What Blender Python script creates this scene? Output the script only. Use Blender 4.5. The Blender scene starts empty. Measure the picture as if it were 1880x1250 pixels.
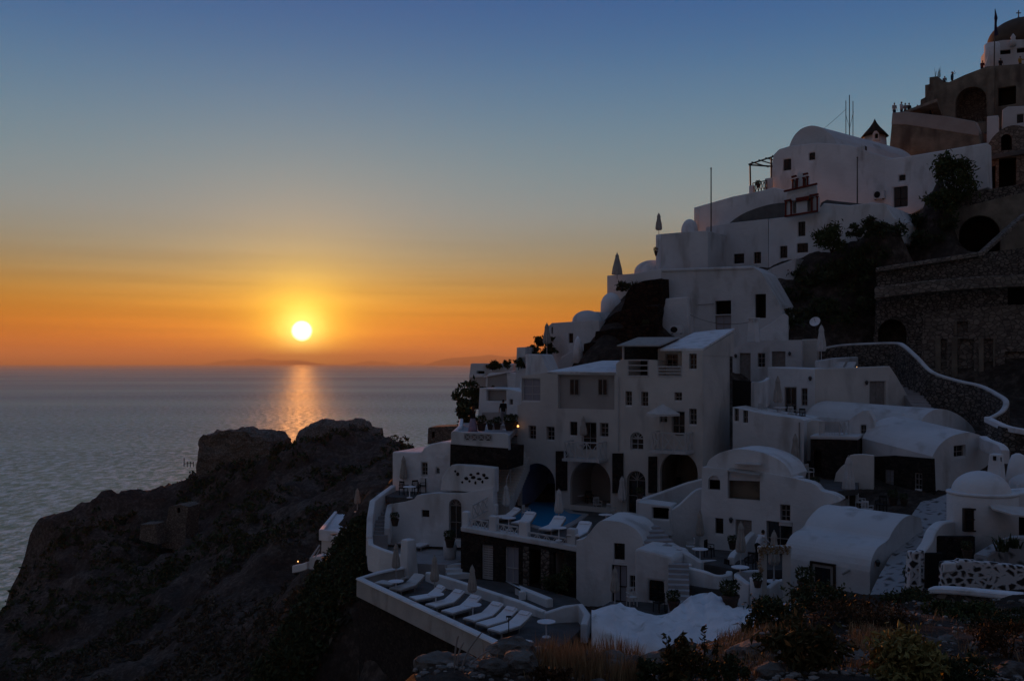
import bpy, bmesh, math, random
import numpy as np
from mathutils import Vector, Matrix, noise
from mathutils.geometry import tessellate_polygon
R = math.radians
random.seed(7)
S = bpy.context.scene
COL = S.collection
FPX, U0, V0 = 1800.0, 940.0, 667.0

def P(u, v, d):
    """world point seen at photo pixel (u, v), d metres ahead (camera level at the origin)"""
    return Vector(((u - U0) * d / FPX, d, (V0 - v) * d / FPX))

def PZ(u, v, z):
    """the point at height z seen at (u, v)"""
    return P(u, v, z * FPX / (V0 - v))

def DZ(v, z):
    return z * FPX / (V0 - v)

# ------------------------------------------------------------------ materials
MATS = {}
def node_mat(name):
    m = bpy.data.materials.new(name); m.use_nodes = True
    n = m.node_tree.nodes; l = m.node_tree.links
    return m, n, l, n['Principled BSDF']

def surf(name, c1, c2=None, rough=.85, scale=1.2, bump=.25, bscale=9., detail=6, spots=None, spec=.25, metal=0, vary=0):
    """two-tone noisy surface with bump; spots=(colour, scale, lo, hi) adds weather stains"""
    m, n, l, b = node_mat(name)
    tc = n.new('ShaderNodeTexCoord')
    geo = n.new('ShaderNodeNewGeometry')
    ns = n.new('ShaderNodeTexNoise'); ns.inputs['Scale'].default_value = scale; ns.inputs['Detail'].default_value = detail
    l.new(geo.outputs['Position'], ns.inputs['Vector'])
    mx = n.new('ShaderNodeMix'); mx.data_type = 'RGBA'
    mr = n.new('ShaderNodeMapRange'); mr.inputs[1].default_value = .35; mr.inputs[2].default_value = .65
    l.new(ns.outputs[0], mr.inputs[0]); l.new(mr.outputs[0], mx.inputs[0])
    c2 = c2 or tuple(x * .8 for x in c1)
    mx.inputs[6].default_value = (*c1, 1); mx.inputs[7].default_value = (*c2, 1)
    out = mx.outputs[2]
    if spots:
        sn = n.new('ShaderNodeTexNoise'); sn.inputs['Scale'].default_value = spots[1]; sn.inputs['Detail'].default_value = 8
        mp = n.new('ShaderNodeMapping'); mp.inputs['Scale'].default_value = (1, 1, .35)
        l.new(geo.outputs['Position'], mp.inputs[0]); l.new(mp.outputs[0], sn.inputs['Vector'])
        r2 = n.new('ShaderNodeMapRange'); r2.inputs[1].default_value = spots[2]; r2.inputs[2].default_value = spots[3]
        l.new(sn.outputs[0], r2.inputs[0])
        m2 = n.new('ShaderNodeMix'); m2.data_type = 'RGBA'
        l.new(r2.outputs[0], m2.inputs[0]); l.new(out, m2.inputs[6]); m2.inputs[7].default_value = (*spots[0], 1)
        out = m2.outputs[2]
    if vary:
        oi = n.new('ShaderNodeObjectInfo'); vr = n.new('ShaderNodeMapRange'); vr.inputs[3].default_value = 1 - vary; vr.inputs[4].default_value = 1.05; l.new(oi.outputs['Random'], vr.inputs[0])
        vm = n.new('ShaderNodeVectorMath'); vm.operation = 'SCALE'; l.new(out, vm.inputs[0]); l.new(vr.outputs[0], vm.inputs[3]); out = vm.outputs[0]
    l.new(out, b.inputs['Base Color'])
    b.inputs['Roughness'].default_value = rough; b.inputs['Specular IOR Level'].default_value = spec; b.inputs['Metallic'].default_value = metal
    if bump:
        bn = n.new('ShaderNodeTexNoise'); bn.inputs['Scale'].default_value = bscale; bn.inputs['Detail'].default_value = 6
        l.new(geo.outputs['Position'], bn.inputs['Vector'])
        bp = n.new('ShaderNodeBump'); bp.inputs['Strength'].default_value = bump; bp.inputs['Distance'].default_value = .08
        l.new(bn.outputs[0], bp.inputs['Height']); l.new(bp.outputs[0], b.inputs['Normal'])
    MATS[name] = m
    return m

def masonry(name, stone, stone2, mortar, scale=2.2, edge=.06, rough=.95, bump=.6, squash=1.5):
    """irregular stones in mortar (voronoi cells)"""
    m, n, l, b = node_mat(name)
    geo = n.new('ShaderNodeNewGeometry')
    mp = n.new('ShaderNodeMapping'); mp.inputs['Scale'].default_value = (1, 1, squash)
    wn = n.new('ShaderNodeTexNoise'); wn.inputs['Scale'].default_value = scale * .8
    va = n.new('ShaderNodeVectorMath'); va.operation = 'MULTIPLY_ADD'; va.inputs[1].default_value = (.25, .25, .25)
    l.new(geo.outputs['Position'], wn.inputs['Vector']); l.new(wn.outputs['Color'], va.inputs[0]); l.new(geo.outputs['Position'], va.inputs[2])
    l.new(va.outputs[0], mp.inputs[0])
    v1 = n.new('ShaderNodeTexVoronoi'); v1.feature = 'DISTANCE_TO_EDGE'; v1.inputs['Scale'].default_value = scale
    v2 = n.new('ShaderNodeTexVoronoi'); v2.inputs['Scale'].default_value = scale
    l.new(mp.outputs[0], v1.inputs['Vector']); l.new(mp.outputs[0], v2.inputs['Vector'])
    cm = n.new('ShaderNodeMix'); cm.data_type = 'RGBA'; cm.inputs[6].default_value = (*stone, 1); cm.inputs[7].default_value = (*stone2, 1)
    sp = n.new('ShaderNodeSeparateColor'); l.new(v2.outputs['Color'], sp.inputs[0]); l.new(sp.outputs[0], cm.inputs[0])
    mr = n.new('ShaderNodeMapRange'); mr.inputs[1].default_value = edge * .6; mr.inputs[2].default_value = edge * 1.4
    l.new(v1.outputs['Distance'], mr.inputs[0])
    fm = n.new('ShaderNodeMix'); fm.data_type = 'RGBA'; l.new(mr.outputs[0], fm.inputs[0])
    fm.inputs[6].default_value = (*mortar, 1); l.new(cm.outputs[2], fm.inputs[7]); l.new(fm.outputs[2], b.inputs['Base Color'])
    b.inputs['Roughness'].default_value = rough; b.inputs['Specular IOR Level'].default_value = .15
    bp = n.new('ShaderNodeBump'); bp.inputs['Strength'].default_value = bump; bp.inputs['Distance'].default_value = .1
    l.new(mr.outputs[0], bp.inputs['Height']); l.new(bp.outputs[0], b.inputs['Normal'])
    MATS[name] = m
    return m

def emit(name, c, s):
    m, n, l, b = node_mat(name)
    b.inputs['Emission Color'].default_value = (*c, 1); b.inputs['Emission Strength'].default_value = s
    MATS[name] = m

surf('white', (.78, .78, .78), (.66, .66, .66), .9, .45, .5, 3.0, spots=((.40, .37, .34), .8, .54, .78), vary=.2)
surf('white2', (.84, .84, .85), (.70, .70, .71), .9, 1.3, .8, 3., spots=((.50, .47, .43), 1.6, .56, .76))
surf('cream', (.70, .66, .61), (.58, .55, .51), .9, .5, .4, 3.5, spots=((.34, .31, .29), .7, .57, .80), vary=.12)
surf('rendered', (.44, .41, .38), (.35, .33, .31), .9, .7, .5, 3.5, spots=((.24, .22, .20), 1.2, .52, .76))
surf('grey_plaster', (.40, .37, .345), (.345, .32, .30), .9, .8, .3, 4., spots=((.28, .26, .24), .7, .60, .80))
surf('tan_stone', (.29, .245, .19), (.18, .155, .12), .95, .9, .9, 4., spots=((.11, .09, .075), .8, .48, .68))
surf('floor_stone', (.10, .095, .092), (.065, .062, .06), .8, 1.5, .3, 8.)
surf('pale_floor', (.38, .36, .36), (.30, .29, .29), .8, 1.2, .3, 6.)
surf('grey_roof', (.13, .13, .125), (.09, .09, .09), .9, 1.2, .3, 5.)
surf('dark_wood', (.035, .022, .014), (.02, .013, .009), .6, 6, .2, 20)
surf('black_wood', (.012, .012, .013), (.008, .008, .008), .55, 6, .2, 20)
surf('grey_wood', (.31, .285, .265), (.24, .22, .20), .7, 5, .2, 14)
surf('white_wood', (.55, .54, .53), (.47, .46, .45), .6, 3, .1, 14)
surf('red_trim', (.16, .02, .015), (.10, .015, .012), .7, 6, .1, 14)
surf('canvas', (.42, .38, .34), (.33, .30, .27), .95, 3, .2, 12)
surf('canvas_pale', (.60, .58, .56), (.52, .50, .48), .95, 3, .2, 12)
surf('cushion', (.80, .80, .82), (.74, .74, .76), .95, 4, .25, 9)
surf('metal', (.10, .10, .10), (.07, .07, .07), .45, 4, .0, 9, metal=.6)
surf('table_white', (.78, .78, .80), (.72, .72, .74), .5, 5, .0, 9)
surf('clay', (.07, .045, .035), (.05, .033, .027), .85, 5, .2, 9)
surf('thatch', (.045, .035, .025), (.03, .024, .018), .95, 4, .6, 12)
surf('dome_dark', (.11, .085, .06), (.075, .06, .045), .8, 1, .3, 4)
surf('skin', (.36, .20, .13), (.33, .18, .115), .6, 5, .0, 9)
surf('hair_dark', (.012, .009, .008), (.02, .014, .01), .6, 20, .3, 40)
surf('hair_red', (.10, .03, .012), (.06, .018, .008), .55, 20, .3, 40)
for nm, c in (('cloth_white', (.72, .72, .74)), ('cloth_dark', (.015, .015, .018)), ('cloth_lilac', (.34, .27, .36)), ('cloth_blue', (.02, .10, .16)),
              ('cloth_grey', (.22, .22, .24)), ('cloth_yellow', (.42, .26, .05)), ('cloth_navy', (.02, .03, .07)), ('cloth_red', (.16, .025, .03)), ('cloth_pale', (.40, .39, .40))):
    surf(nm, c, tuple(x * .8 for x in c), .95, 8, .3, 12)
masonry('black_stone', (.020, .018, .017), (.045, .037, .033), (.012, .011, .011), 3.4, .05)
masonry('rubble', (.23, .195, .165), (.11, .095, .083), (.055, .048, .042), 3.0, .10)
masonry('rubble_big', (.10, .085, .07), (.05, .044, .038), (.03, .026, .023), 2.2, .08)
masonry('ruin_stone', (.28, .235, .195), (.15, .125, .105), (.10, .085, .072), 2.4, .07)
masonry('pebble_wall', (.028, .026, .026), (.055, .05, .048), (.62, .60, .60), 3.1, .17, squash=1.25)
masonry('pebble_path', (.05, .047, .046), (.09, .085, .08), (.36, .35, .35), 2.0, .30, squash=1.0)
surf('rubble_rock', (.22, .20, .175), (.09, .08, .072), .95, 2.5, .8, 14, spots=((.21, .19, .17), 3, .55, .75))
masonry('white_rock', (.80, .80, .80), (.62, .61, .60), (.36, .34, .32), 1.1, .028, bump=.8, squash=1.1)
masonry('red_rock', (.045, .022, .015), (.022, .013, .010), (.012, .008, .007), 2.2, .10)
emit('lamp_glint_glow', (1, .45, .12), 2.5)

def glass(name, c, rough=.12):
    m, n, l, b = node_mat(name)
    b.inputs['Base Color'].default_value = (*c, 1); b.inputs['Roughness'].default_value = rough
    b.inputs['Specular IOR Level'].default_value = .5
    MATS[name] = m
glass('pane', (.012, .012, .014)); glass('pane_pale', (.30, .30, .34), .3); glass('void', (.004, .004, .004), .9)  # void: near-black colour standing in for the shade inside openings

def foliage(name, c1, c2, c3=None):
    m, n, l, b = node_mat(name)
    geo = n.new('ShaderNodeNewGeometry')
    rp = n.new('ShaderNodeValToRGB'); e = rp.color_ramp.elements
    e[0].color = (*c1, 1); e[1].color = (*c2, 1)
    if c3:
        x = rp.color_ramp.elements.new(.93); x.color = (*c2, 1); e = rp.color_ramp.elements; e[len(e) - 1].color = (*c3, 1)
    l.new(geo.outputs['Random Per Island'], rp.inputs[0]); l.new(rp.outputs[0], b.inputs['Base Color'])
    b.inputs['Roughness'].default_value = .75; b.inputs['Specular IOR Level'].default_value = .2
    MATS[name] = m
foliage('leaf', (.030, .045, .016), (.075, .095, .030))
foliage('leaf_dark', (.022, .030, .014), (.07, .085, .036))
foliage('leaf_brown', (.05, .028, .014), (.11, .055, .025))
foliage('leaf_tip', (.045, .045, .018), (.11, .08, .03), (.30, .12, .03))
foliage('leaf_yellow', (.14, .13, .045), (.34, .27, .09))
foliage('straw', (.20, .12, .06), (.44, .29, .15))
foliage('scrub', (.04, .034, .024), (.12, .10, .065))
foliage('stone_bits', (.11, .10, .09), (.34, .31, .28))

def ground_mat():
    m, n, l, b = node_mat('ground')
    geo = n.new('ShaderNodeNewGeometry')
    n1 = n.new('ShaderNodeTexNoise'); n1.inputs['Scale'].default_value = .16; n1.inputs['Detail'].default_value = 12; n1.inputs['Roughness'].default_value = .72
    n2 = n.new('ShaderNodeTexNoise'); n2.inputs['Scale'].default_value = 1.7; n2.inputs['Detail'].default_value = 10; n2.inputs['Roughness'].default_value = .7
    for x in (n1, n2): l.new(geo.outputs['Position'], x.inputs['Vector'])
    rp = n.new('ShaderNodeValToRGB'); e = rp.color_ramp.elements
    e[0].position = .34; e[0].color = (.026, .021, .018, 1); e[1].position = .70; e[1].color = (.27, .225, .19, 1)
    x = e.new(.5); x.color = (.082, .065, .054, 1)
    ad = n.new('ShaderNodeMath'); ad.operation = 'MULTIPLY_ADD'; ad.inputs[1].default_value = .5
    hf = n.new('ShaderNodeMath'); hf.operation = 'MULTIPLY'; hf.inputs[1].default_value = .5
    l.new(n2.outputs[0], hf.inputs[0]); l.new(n1.outputs[0], ad.inputs[0]); l.new(hf.outputs[0], ad.inputs[2])
    l.new(ad.outputs[0], rp.inputs[0]); l.new(rp.outputs[0], b.inputs['Base Color'])
    b.inputs['Roughness'].default_value = .95; b.inputs['Specular IOR Level'].default_value = .1
    n3 = n.new('ShaderNodeTexNoise'); n3.inputs['Scale'].default_value = 1.1; n3.inputs['Detail'].default_value = 12; n3.inputs['Roughness'].default_value = .75
    l.new(geo.outputs['Position'], n3.inputs['Vector'])
    bp = n.new('ShaderNodeBump'); bp.inputs['Strength'].default_value = .9; bp.inputs['Distance'].default_value = .7
    l.new(n3.outputs[0], bp.inputs['Height']); l.new(bp.outputs[0], b.inputs['Normal'])
    MATS['ground'] = m
ground_mat()

# ------------------------------------------------------------------ object helpers
def tag(o, label=None, cat=None, group=None, kind=None):
    if label: o['label'] = label
    if cat: o['category'] = cat
    if group: o['group'] = group
    if kind: o['kind'] = kind
    return o

def thing(name, label, cat, loc, rz=0, group=None):
    o = bpy.data.objects.new(name, None); COL.objects.link(o)
    o.location = loc; o.rotation_euler = (0, 0, rz); o.empty_display_size = .3
    return tag(o, label, cat, group)

def obj(name, bm, mat, parent=None, smooth=False, bevel=0):
    """link a bmesh (in world coordinates, or in the parent's space when the parent was made with local=True) as one object"""
    me = bpy.data.meshes.new(name)
    bmesh.ops.recalc_face_normals(bm, faces=bm.faces)
    bm.to_mesh(me); bm.free()
    for m in (mat if isinstance(mat, (list, tuple)) else [mat]): me.materials.append(MATS[m])
    if smooth:
        for p in me.polygons: p.use_smooth = True
    o = bpy.data.objects.new(name, me); COL.objects.link(o)
    if parent:
        o.parent = parent
        if not parent.get('_local') and not (parent.parent and parent.parent.get('_local')):
            top = parent
            while top.parent: top = top.parent
            if top.type == 'EMPTY':
                M = (Matrix.Translation(top.location) @ top.rotation_euler.to_matrix().to_4x4()).inverted()
                me.transform(M)
    if bevel:
        md = o.modifiers.new('edge', 'BEVEL'); md.width = bevel; md.segments = 2; md.limit_method = 'ANGLE'; md.angle_limit = R(40)
    return o

def copy_thing(root, loc, rz=0, label=None, scale=None):
    r = root.copy(); COL.objects.link(r); r.location = loc; r.rotation_euler = (0, 0, rz)
    if scale: r.scale = scale
    if label: r['label'] = label
    for ch in list(root.children):
        c = ch.copy(); COL.objects.link(c); c.parent = r
        for g in list(ch.children):
            k = g.copy(); COL.objects.link(k); k.parent = c
    return r

def bx(bm, c, s, M=None):
    r = bmesh.ops.create_cube(bm, size=1)
    T = Matrix.Translation(c) @ Matrix.Diagonal((*s, 1))
    if M is not None: T = M @ T
    bmesh.ops.transform(bm, matrix=T, verts=r['verts'])

def bar(bm, a, b, w, h=None):
    """square bar from a to b"""
    a = Vector(a); b = Vector(b); d = b - a; L = d.length
    if L < 1e-6: return
    h = h or w
    q = d.to_track_quat('X', 'Z').to_matrix().to_4x4()
    bx(bm, (L / 2, 0, 0), (L, w, h), Matrix.Translation(a) @ q)

def tube(bm, pts, rads, n=8, cap=True):
    pts = [Vector(p) for p in pts]
    if not isinstance(rads, (list, tuple)): rads = [rads] * len(pts)
    rings = []
    for i, p in enumerate(pts):
        d = (pts[min(i + 1, len(pts) - 1)] - pts[max(i - 1, 0)]).normalized()
        q = d.to_track_quat('Z', 'Y')
        rings.append([bm.verts.new(p + q @ Vector((rads[i] * math.cos(2 * math.pi * k / n), rads[i] * math.sin(2 * math.pi * k / n), 0))) for k in range(n)])
    for A, B in zip(rings, rings[1:]):
        for k in range(n): bm.faces.new((A[k], A[(k + 1) % n], B[(k + 1) % n], B[k]))
    if cap:
        bm.faces.new(rings[0][::-1]); bm.faces.new(rings[-1])

def lathe(bm, prof, n=16, c=(0, 0, 0), pleat=0, npl=8):
    c = Vector(c); rings = []
    for r, z in prof:
        rr = []
        for k in range(n):
            a = 2 * math.pi * k / n; q = max(r, .001) * (1 + pleat * math.cos(npl * a))
            rr.append(bm.verts.new(c + Vector((q * math.cos(a), q * math.sin(a), z))))
        rings.append(rr)
    for A, B in zip(rings, rings[1:]):
        for k in range(n): bm.faces.new((A[k], A[(k + 1) % n], B[(k + 1) % n], B[k]))
    bm.faces.new(rings[0][::-1]); bm.faces.new(rings[-1])

def blob(bm, c, r, sub=2, jit=.2, fr=1.6, M=None):
    q = bmesh.ops.create_icosphere(bm, subdivisions=sub, radius=1)
    c = Vector(c); r = Vector(r if isinstance(r, (tuple, list, Vector)) else (r, r, r)); off = Vector((random.random() * 50, random.random() * 50, 3))
    for v in q['verts']:
        k = 1 + jit * noise.fractal(v.co * fr + off, .8, 2, 4)
        w = Vector((v.co.x * r.x, v.co.y * r.y, v.co.z * r.z)) * k
        v.co = c + (M @ w if M else w)

class Pl:
    """vertical plane: passes through the column u at distance d; yaw 0 faces the camera, negative brings its right end nearer"""
    def __init__(s, u, d, yaw=-30):
        a = R(yaw); s.A = Vector(((u - U0) * d / FPX, d, 0)); s.r = Vector((math.cos(a), math.sin(a), 0)); s.n = Vector((math.sin(a), -math.cos(a), 0)); s.yaw = a
    def st(s, u, v):
        x = (u - U0) / FPX
        S_ = (x * s.A.y - s.A.x) / (s.r.x - x * s.r.y); t = s.A.y + S_ * s.r.y
        return (S_, (V0 - v) * t / FPX)
    def d(s, u):
        S_, _ = s.st(u, 0); return s.A.y + S_ * s.r.y
    def w(s, p, off=0):
        return s.A + s.r * p[0] + s.n * off + Vector((0, 0, p[1]))
    def pt(s, u, v, off=0): return s.w(s.st(u, v), off)
    def side(s, u):
        """the plane that turns the corner at column u and recedes to the right"""
        q = Pl(u, s.d(u), math.degrees(s.yaw) + 90); return q
    def back(s, k):
        """the parallel plane k metres behind"""
        q = Pl(U0, 1, math.degrees(s.yaw)); q.A = s.A - s.n * k; return q

def arc(u0, v0, u1, v1, rise, n=10):
    """points of a segmental curve from (u0,v0) to (u1,v1) that rises by `rise` pixels in its middle"""
    out = []
    for i in range(n + 1):
        t = i / n
        out.append((u0 + (u1 - u0) * t, v0 + (v1 - v0) * t - rise * math.sqrt(max(0, 1 - (2 * t - 1) ** 2))))
    return out

def soft(pts, n=4):
    """Catmull-Rom through the points"""
    out = []
    for i in range(len(pts) - 1):
        p0 = pts[max(i - 1, 0)]; p1 = pts[i]; p2 = pts[i + 1]; p3 = pts[min(i + 2, len(pts) - 1)]
        for k in range(n):
            t = k / n
            out.append(tuple(.5 * (2 * p1[j] + (p2[j] - p0[j]) * t + (2 * p0[j] - 5 * p1[j] + 4 * p2[j] - p3[j]) * t * t + (3 * p1[j] - p0[j] - 3 * p2[j] + p3[j]) * t ** 3) for j in range(len(p1))))
    out.append(tuple(pts[-1]))
    return [Vector(p) for p in out] if isinstance(pts[0], Vector) else out

def prism(pl, outer, depth, holes=(), ext=None, hdepth=.3):
    """solid whose front outline (plane coordinates) has holes; holes get reveals hdepth deep, or hole[1] when given"""
    bm = bmesh.new()
    e = (-pl.n if ext is None else ext.normalized()) * depth
    hs = []
    for h in holes:
        hs.append(h if isinstance(h, tuple) and isinstance(h[0], list) else (h, hdepth))
    polys = [[Vector((p[0], p[1], 0)) for p in outer]] + [[Vector((p[0], p[1], 0)) for p in h[0]] for h in hs]
    flat = [p for q in polys for p in q]
    vs = [bm.verts.new(pl.w((p.x, p.y))) for p in flat]
    for t in tessellate_polygon(polys):
        if len(set(t)) == 3:
            try: bm.faces.new([vs[i] for i in t])
            except ValueError: pass
    k = len(outer)
    bk = [bm.verts.new(v.co + e) for v in vs[:k]]
    for i in range(k): bm.faces.new((vs[i], vs[(i + 1) % k], bk[(i + 1) % k], bk[i]))
    for t in tessellate_polygon([polys[0]]):
        if len(set(t)) == 3: bm.faces.new([bk[i] for i in t])
    o = k
    for h, hd in hs:
        m = len(h); b2 = [bm.verts.new(v.co - pl.n * hd) for v in vs[o:o + m]]
        for i in range(m): bm.faces.new((vs[o + i], vs[o + (i + 1) % m], b2[(i + 1) % m], b2[i]))
        o += m
    return bm

def rect(pl, u0, v0, u1, v1):
    """a rectangle on the plane, upright, from its pixel corners (left-top, right-bottom)"""
    s0, _ = pl.st(u0, v0); s1, _ = pl.st(u1, v1)
    m = .5 * (u0 + u1); z1 = pl.st(m, v0)[1]; z0 = pl.st(m, v1)[1]
    return [(s0, z0), (s1, z0), (s1, z1), (s0, z1)]

def arch_rect(pl, u0, v0, u1, v1, n=12, ratio=1.0):
    """arched opening: v0 = crown"""
    (s0, z0), (s1, _), (_, z1), _ = rect(pl, u0, v0, u1, v1)
    h = min((s1 - s0) / 2 * ratio, (z1 - z0)); zs = z1 - h; c = (s0 + s1) / 2; a = (s1 - s0) / 2
    return [(s0, z0), (s1, z0)] + [(c + a * math.cos(math.pi * i / n), zs + h * math.sin(math.pi * i / n)) for i in range(n + 1)]

def inset_poly(p, k):
    c = (sum(x[0] for x in p) / len(p), sum(x[1] for x in p) / len(p))
    xs = [x[0] for x in p]; zs = [x[1] for x in p]; w = max(xs) - min(xs); h = max(zs) - min(zs)
    cx, cz = (max(xs) + min(xs)) / 2, (max(zs) + min(zs)) / 2
    return [(cx + (x[0] - cx) * max(.1, 1 - 2 * k / w), cz + (x[1] - cz) * max(.1, 1 - 2 * k / h)) for x in p]

def window(pl, poly, parent, kind='w', mat='grey_wood', rec=.18, pmat='pane', label=None):
    """window or door filling the hole `poly`: a framed leaf with muntins as a part, its pane as a sub-part"""
    xs = [p[0] for p in poly]; zs = [p[1] for p in poly]; x0, x1, z0, z1 = min(xs), max(xs), min(zs), max(zs)
    w, h = x1 - x0, z1 - z0
    fw = min(.07, w * .12)
    bm = prism(pl.back(rec), poly, .06, [(inset_poly(poly, fw), .06)])
    q = pl.back(rec - .005)
    def b(a, c, t=.04): bar(bm, q.w(a, -.03), q.w(c, -.03), t, .04)
    name = 'window'
    if kind in ('w', 'aw'):
        cx = (x0 + x1) / 2; b((cx, z0 + fw), (cx, z1 - fw), .05)
        for k in (1, 2) if h > .9 else (1,):
            zz = z0 + h * k / (3 if h > .9 else 2); b((x0 + fw, zz), (x1 - fw, zz), .035)
    elif kind in ('d', 'ad'):
        name = 'door'; cx = (x0 + x1) / 2
        b((cx, z0), (cx, z1 - fw), .05)
        for zz in (z0 + h * .42,): b((x0, zz), (x1, zz), .09)
    elif kind in ('sh', 'sd'):
        name = 'shutter' if kind == 'sh' else 'door'
        ns = max(3, int(h / .14))
        for k in range(ns):
            zz = z0 + fw + (h - 2 * fw) * (k + .5) / ns; bar(bm, q.w((x0 + fw, zz), -.035), q.w((x1 - fw, zz), -.035), .03, .07)
        cx = (x0 + x1) / 2; b((cx, z0), (cx, z1), .06)
    if kind in ('aw', 'ad'):
        a = (x1 - x0) / 2; zs_ = z1 - a * .98; cx = (x0 + x1) / 2
        b((x0, zs_), (x1, zs_), .07)
        for t in (36, 72, 108, 144): b((cx, zs_), (cx + a * .96 * math.cos(R(t)), zs_ + a * .96 * math.sin(R(t))), .04)
    o = obj(name, bm, mat, parent)
    if kind == 'w' and h > .45:
        sb = bmesh.new(); bar(sb, pl.w((x0 - .06, z0 - .035), -.08), pl.w((x1 + .06, z0 - .035), -.08), .07, .30); obj('sill', sb, 'white', o)
    if label: o['label'] = label
    pm = bmesh.new(); q = pl.back(rec + .05)
    pm.faces.new([pm.verts.new(q.w(p)) for p in poly])
    obj('pane' if kind not in ('sh', 'sd') else 'backing', pm, pmat if kind not in ('sh', 'sd') else 'grey_wood', o)
    return o

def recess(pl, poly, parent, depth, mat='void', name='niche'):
    """box behind an open hole; the default void colour paints its shade near-black"""
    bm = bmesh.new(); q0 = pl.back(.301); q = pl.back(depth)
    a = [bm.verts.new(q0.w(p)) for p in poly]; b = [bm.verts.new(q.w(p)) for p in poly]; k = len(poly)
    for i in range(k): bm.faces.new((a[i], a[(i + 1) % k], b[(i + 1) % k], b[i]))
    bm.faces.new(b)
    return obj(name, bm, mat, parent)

def wall(name, parent, pl, outline, depth, mat, ops=(), ext=None, bevel=.07, smooth=False, is_st=False):
    """a wall block with its openings. ops: (kind, u0, v0, u1, v1, {options}); kinds w aw d ad sh sd = window / door leaves, hole ahole = dark niches"""
    out = outline if is_st else [pl.st(*p) for p in outline]
    holes = []; todo = []
    for op in ops:
        k, u0, v0, u1, v1 = op[:5]; kw = op[5] if len(op) > 5 else {}
        poly = arch_rect(pl, u0, v0, u1, v1) if k in ('aw', 'ad', 'ahole') else rect(pl, u0, v0, u1, v1)
        holes.append((poly, .3)); todo.append((k, poly, kw))
    o = obj(name, prism(pl, out, depth, holes, ext), mat, parent, smooth, bevel)
    for k, poly, kw in todo:
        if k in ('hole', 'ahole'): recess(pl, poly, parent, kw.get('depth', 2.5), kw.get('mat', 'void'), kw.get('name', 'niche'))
        else: window(pl, poly, parent, k, **kw)
    return o

def slab(name, parent, z, uv, thick, mat, bevel=0):
    """horizontal floor at height z whose corners are seen at the given pixels"""
    bm = bmesh.new(); t = [bm.verts.new(q if isinstance(q, Vector) else PZ(*q, z)) for q in uv]; b = [bm.verts.new(x.co - Vector((0, 0, thick))) for x in t]
    bm.faces.new(t); bm.faces.new(b[::-1]); k = len(t)
    for i in range(k): bm.faces.new((t[i], b[i], b[(i + 1) % k], t[(i + 1) % k]))
    return obj(name, bm, mat, parent, bevel=bevel)

def ribbon(name, parent, pts, h, th, mat, smooth=True, bevel=.06, closed=False):
    """free-standing wall along 3-D top points; h = height (or per-point list), th = thickness"""
    bm = bmesh.new(); n = len(pts); pts = [Vector(p) for p in pts]
    hh = h if isinstance(h, (list, tuple)) else [h] * n
    secs = []
    for i, p in enumerate(pts):
        a = pts[max(i - 1, 0)]; b = pts[min(i + 1, n - 1)]; d = Vector((b.x - a.x, b.y - a.y, 0)).normalized(); m = Vector((-d.y, d.x, 0)) * th / 2
        if m.y < 0: pass
        secs.append([bm.verts.new(p + m * .8), bm.verts.new(p + m * .95 - Vector((0, 0, .06))), bm.verts.new(p + m - Vector((0, 0, hh[i]))),
                     bm.verts.new(p - m - Vector((0, 0, hh[i]))), bm.verts.new(p - m * .95 - Vector((0, 0, .06))), bm.verts.new(p - m * .8)])
    for A, B in zip(secs, secs[1:]):
        for k in range(6): bm.faces.new((A[k], A[(k + 1) % 6], B[(k + 1) % 6], B[k]))
    bm.faces.new(secs[0][::-1]); bm.faces.new(secs[-1])
    return obj(name, bm, mat, parent, bevel=bevel)
# ------------------------------------------------------------------ camera, sun, sky
SUN_AZ, SUN_EL = -12.1, 1.85
cam = bpy.data.cameras.new('camera'); co = bpy.data.objects.new('camera', cam); COL.objects.link(co)
co.rotation_euler = (math.pi / 2, 0, 0); cam.sensor_width = 36; cam.lens = 36 * FPX / 1880; cam.shift_y = (V0 - 625) / 1880
cam.clip_start = .2; cam.clip_end = 4e5
S.camera = co
S.view_settings.view_transform = 'Standard'; S.view_settings.look = 'None'; S.view_settings.exposure = 0; S.view_settings.gamma = 1
sun_dir = Vector((math.sin(R(SUN_AZ)) * math.cos(R(SUN_EL)), math.cos(R(SUN_AZ)) * math.cos(R(SUN_EL)), math.sin(R(SUN_EL))))
sl = bpy.data.lights.new('sun', 'SUN'); sl.energy = 3.4; sl.angle = R(.6); sl.color = (1, .31, .045)
so = bpy.data.objects.new('sun', sl); COL.objects.link(so); so.rotation_euler = sun_dir.to_track_quat('Z', 'Y').to_euler()

def lin(c):
    return tuple((x / 255 / 12.92) if x / 255 < .04045 else ((x / 255 + .055) / 1.055) ** 2.4 for x in c)

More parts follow.
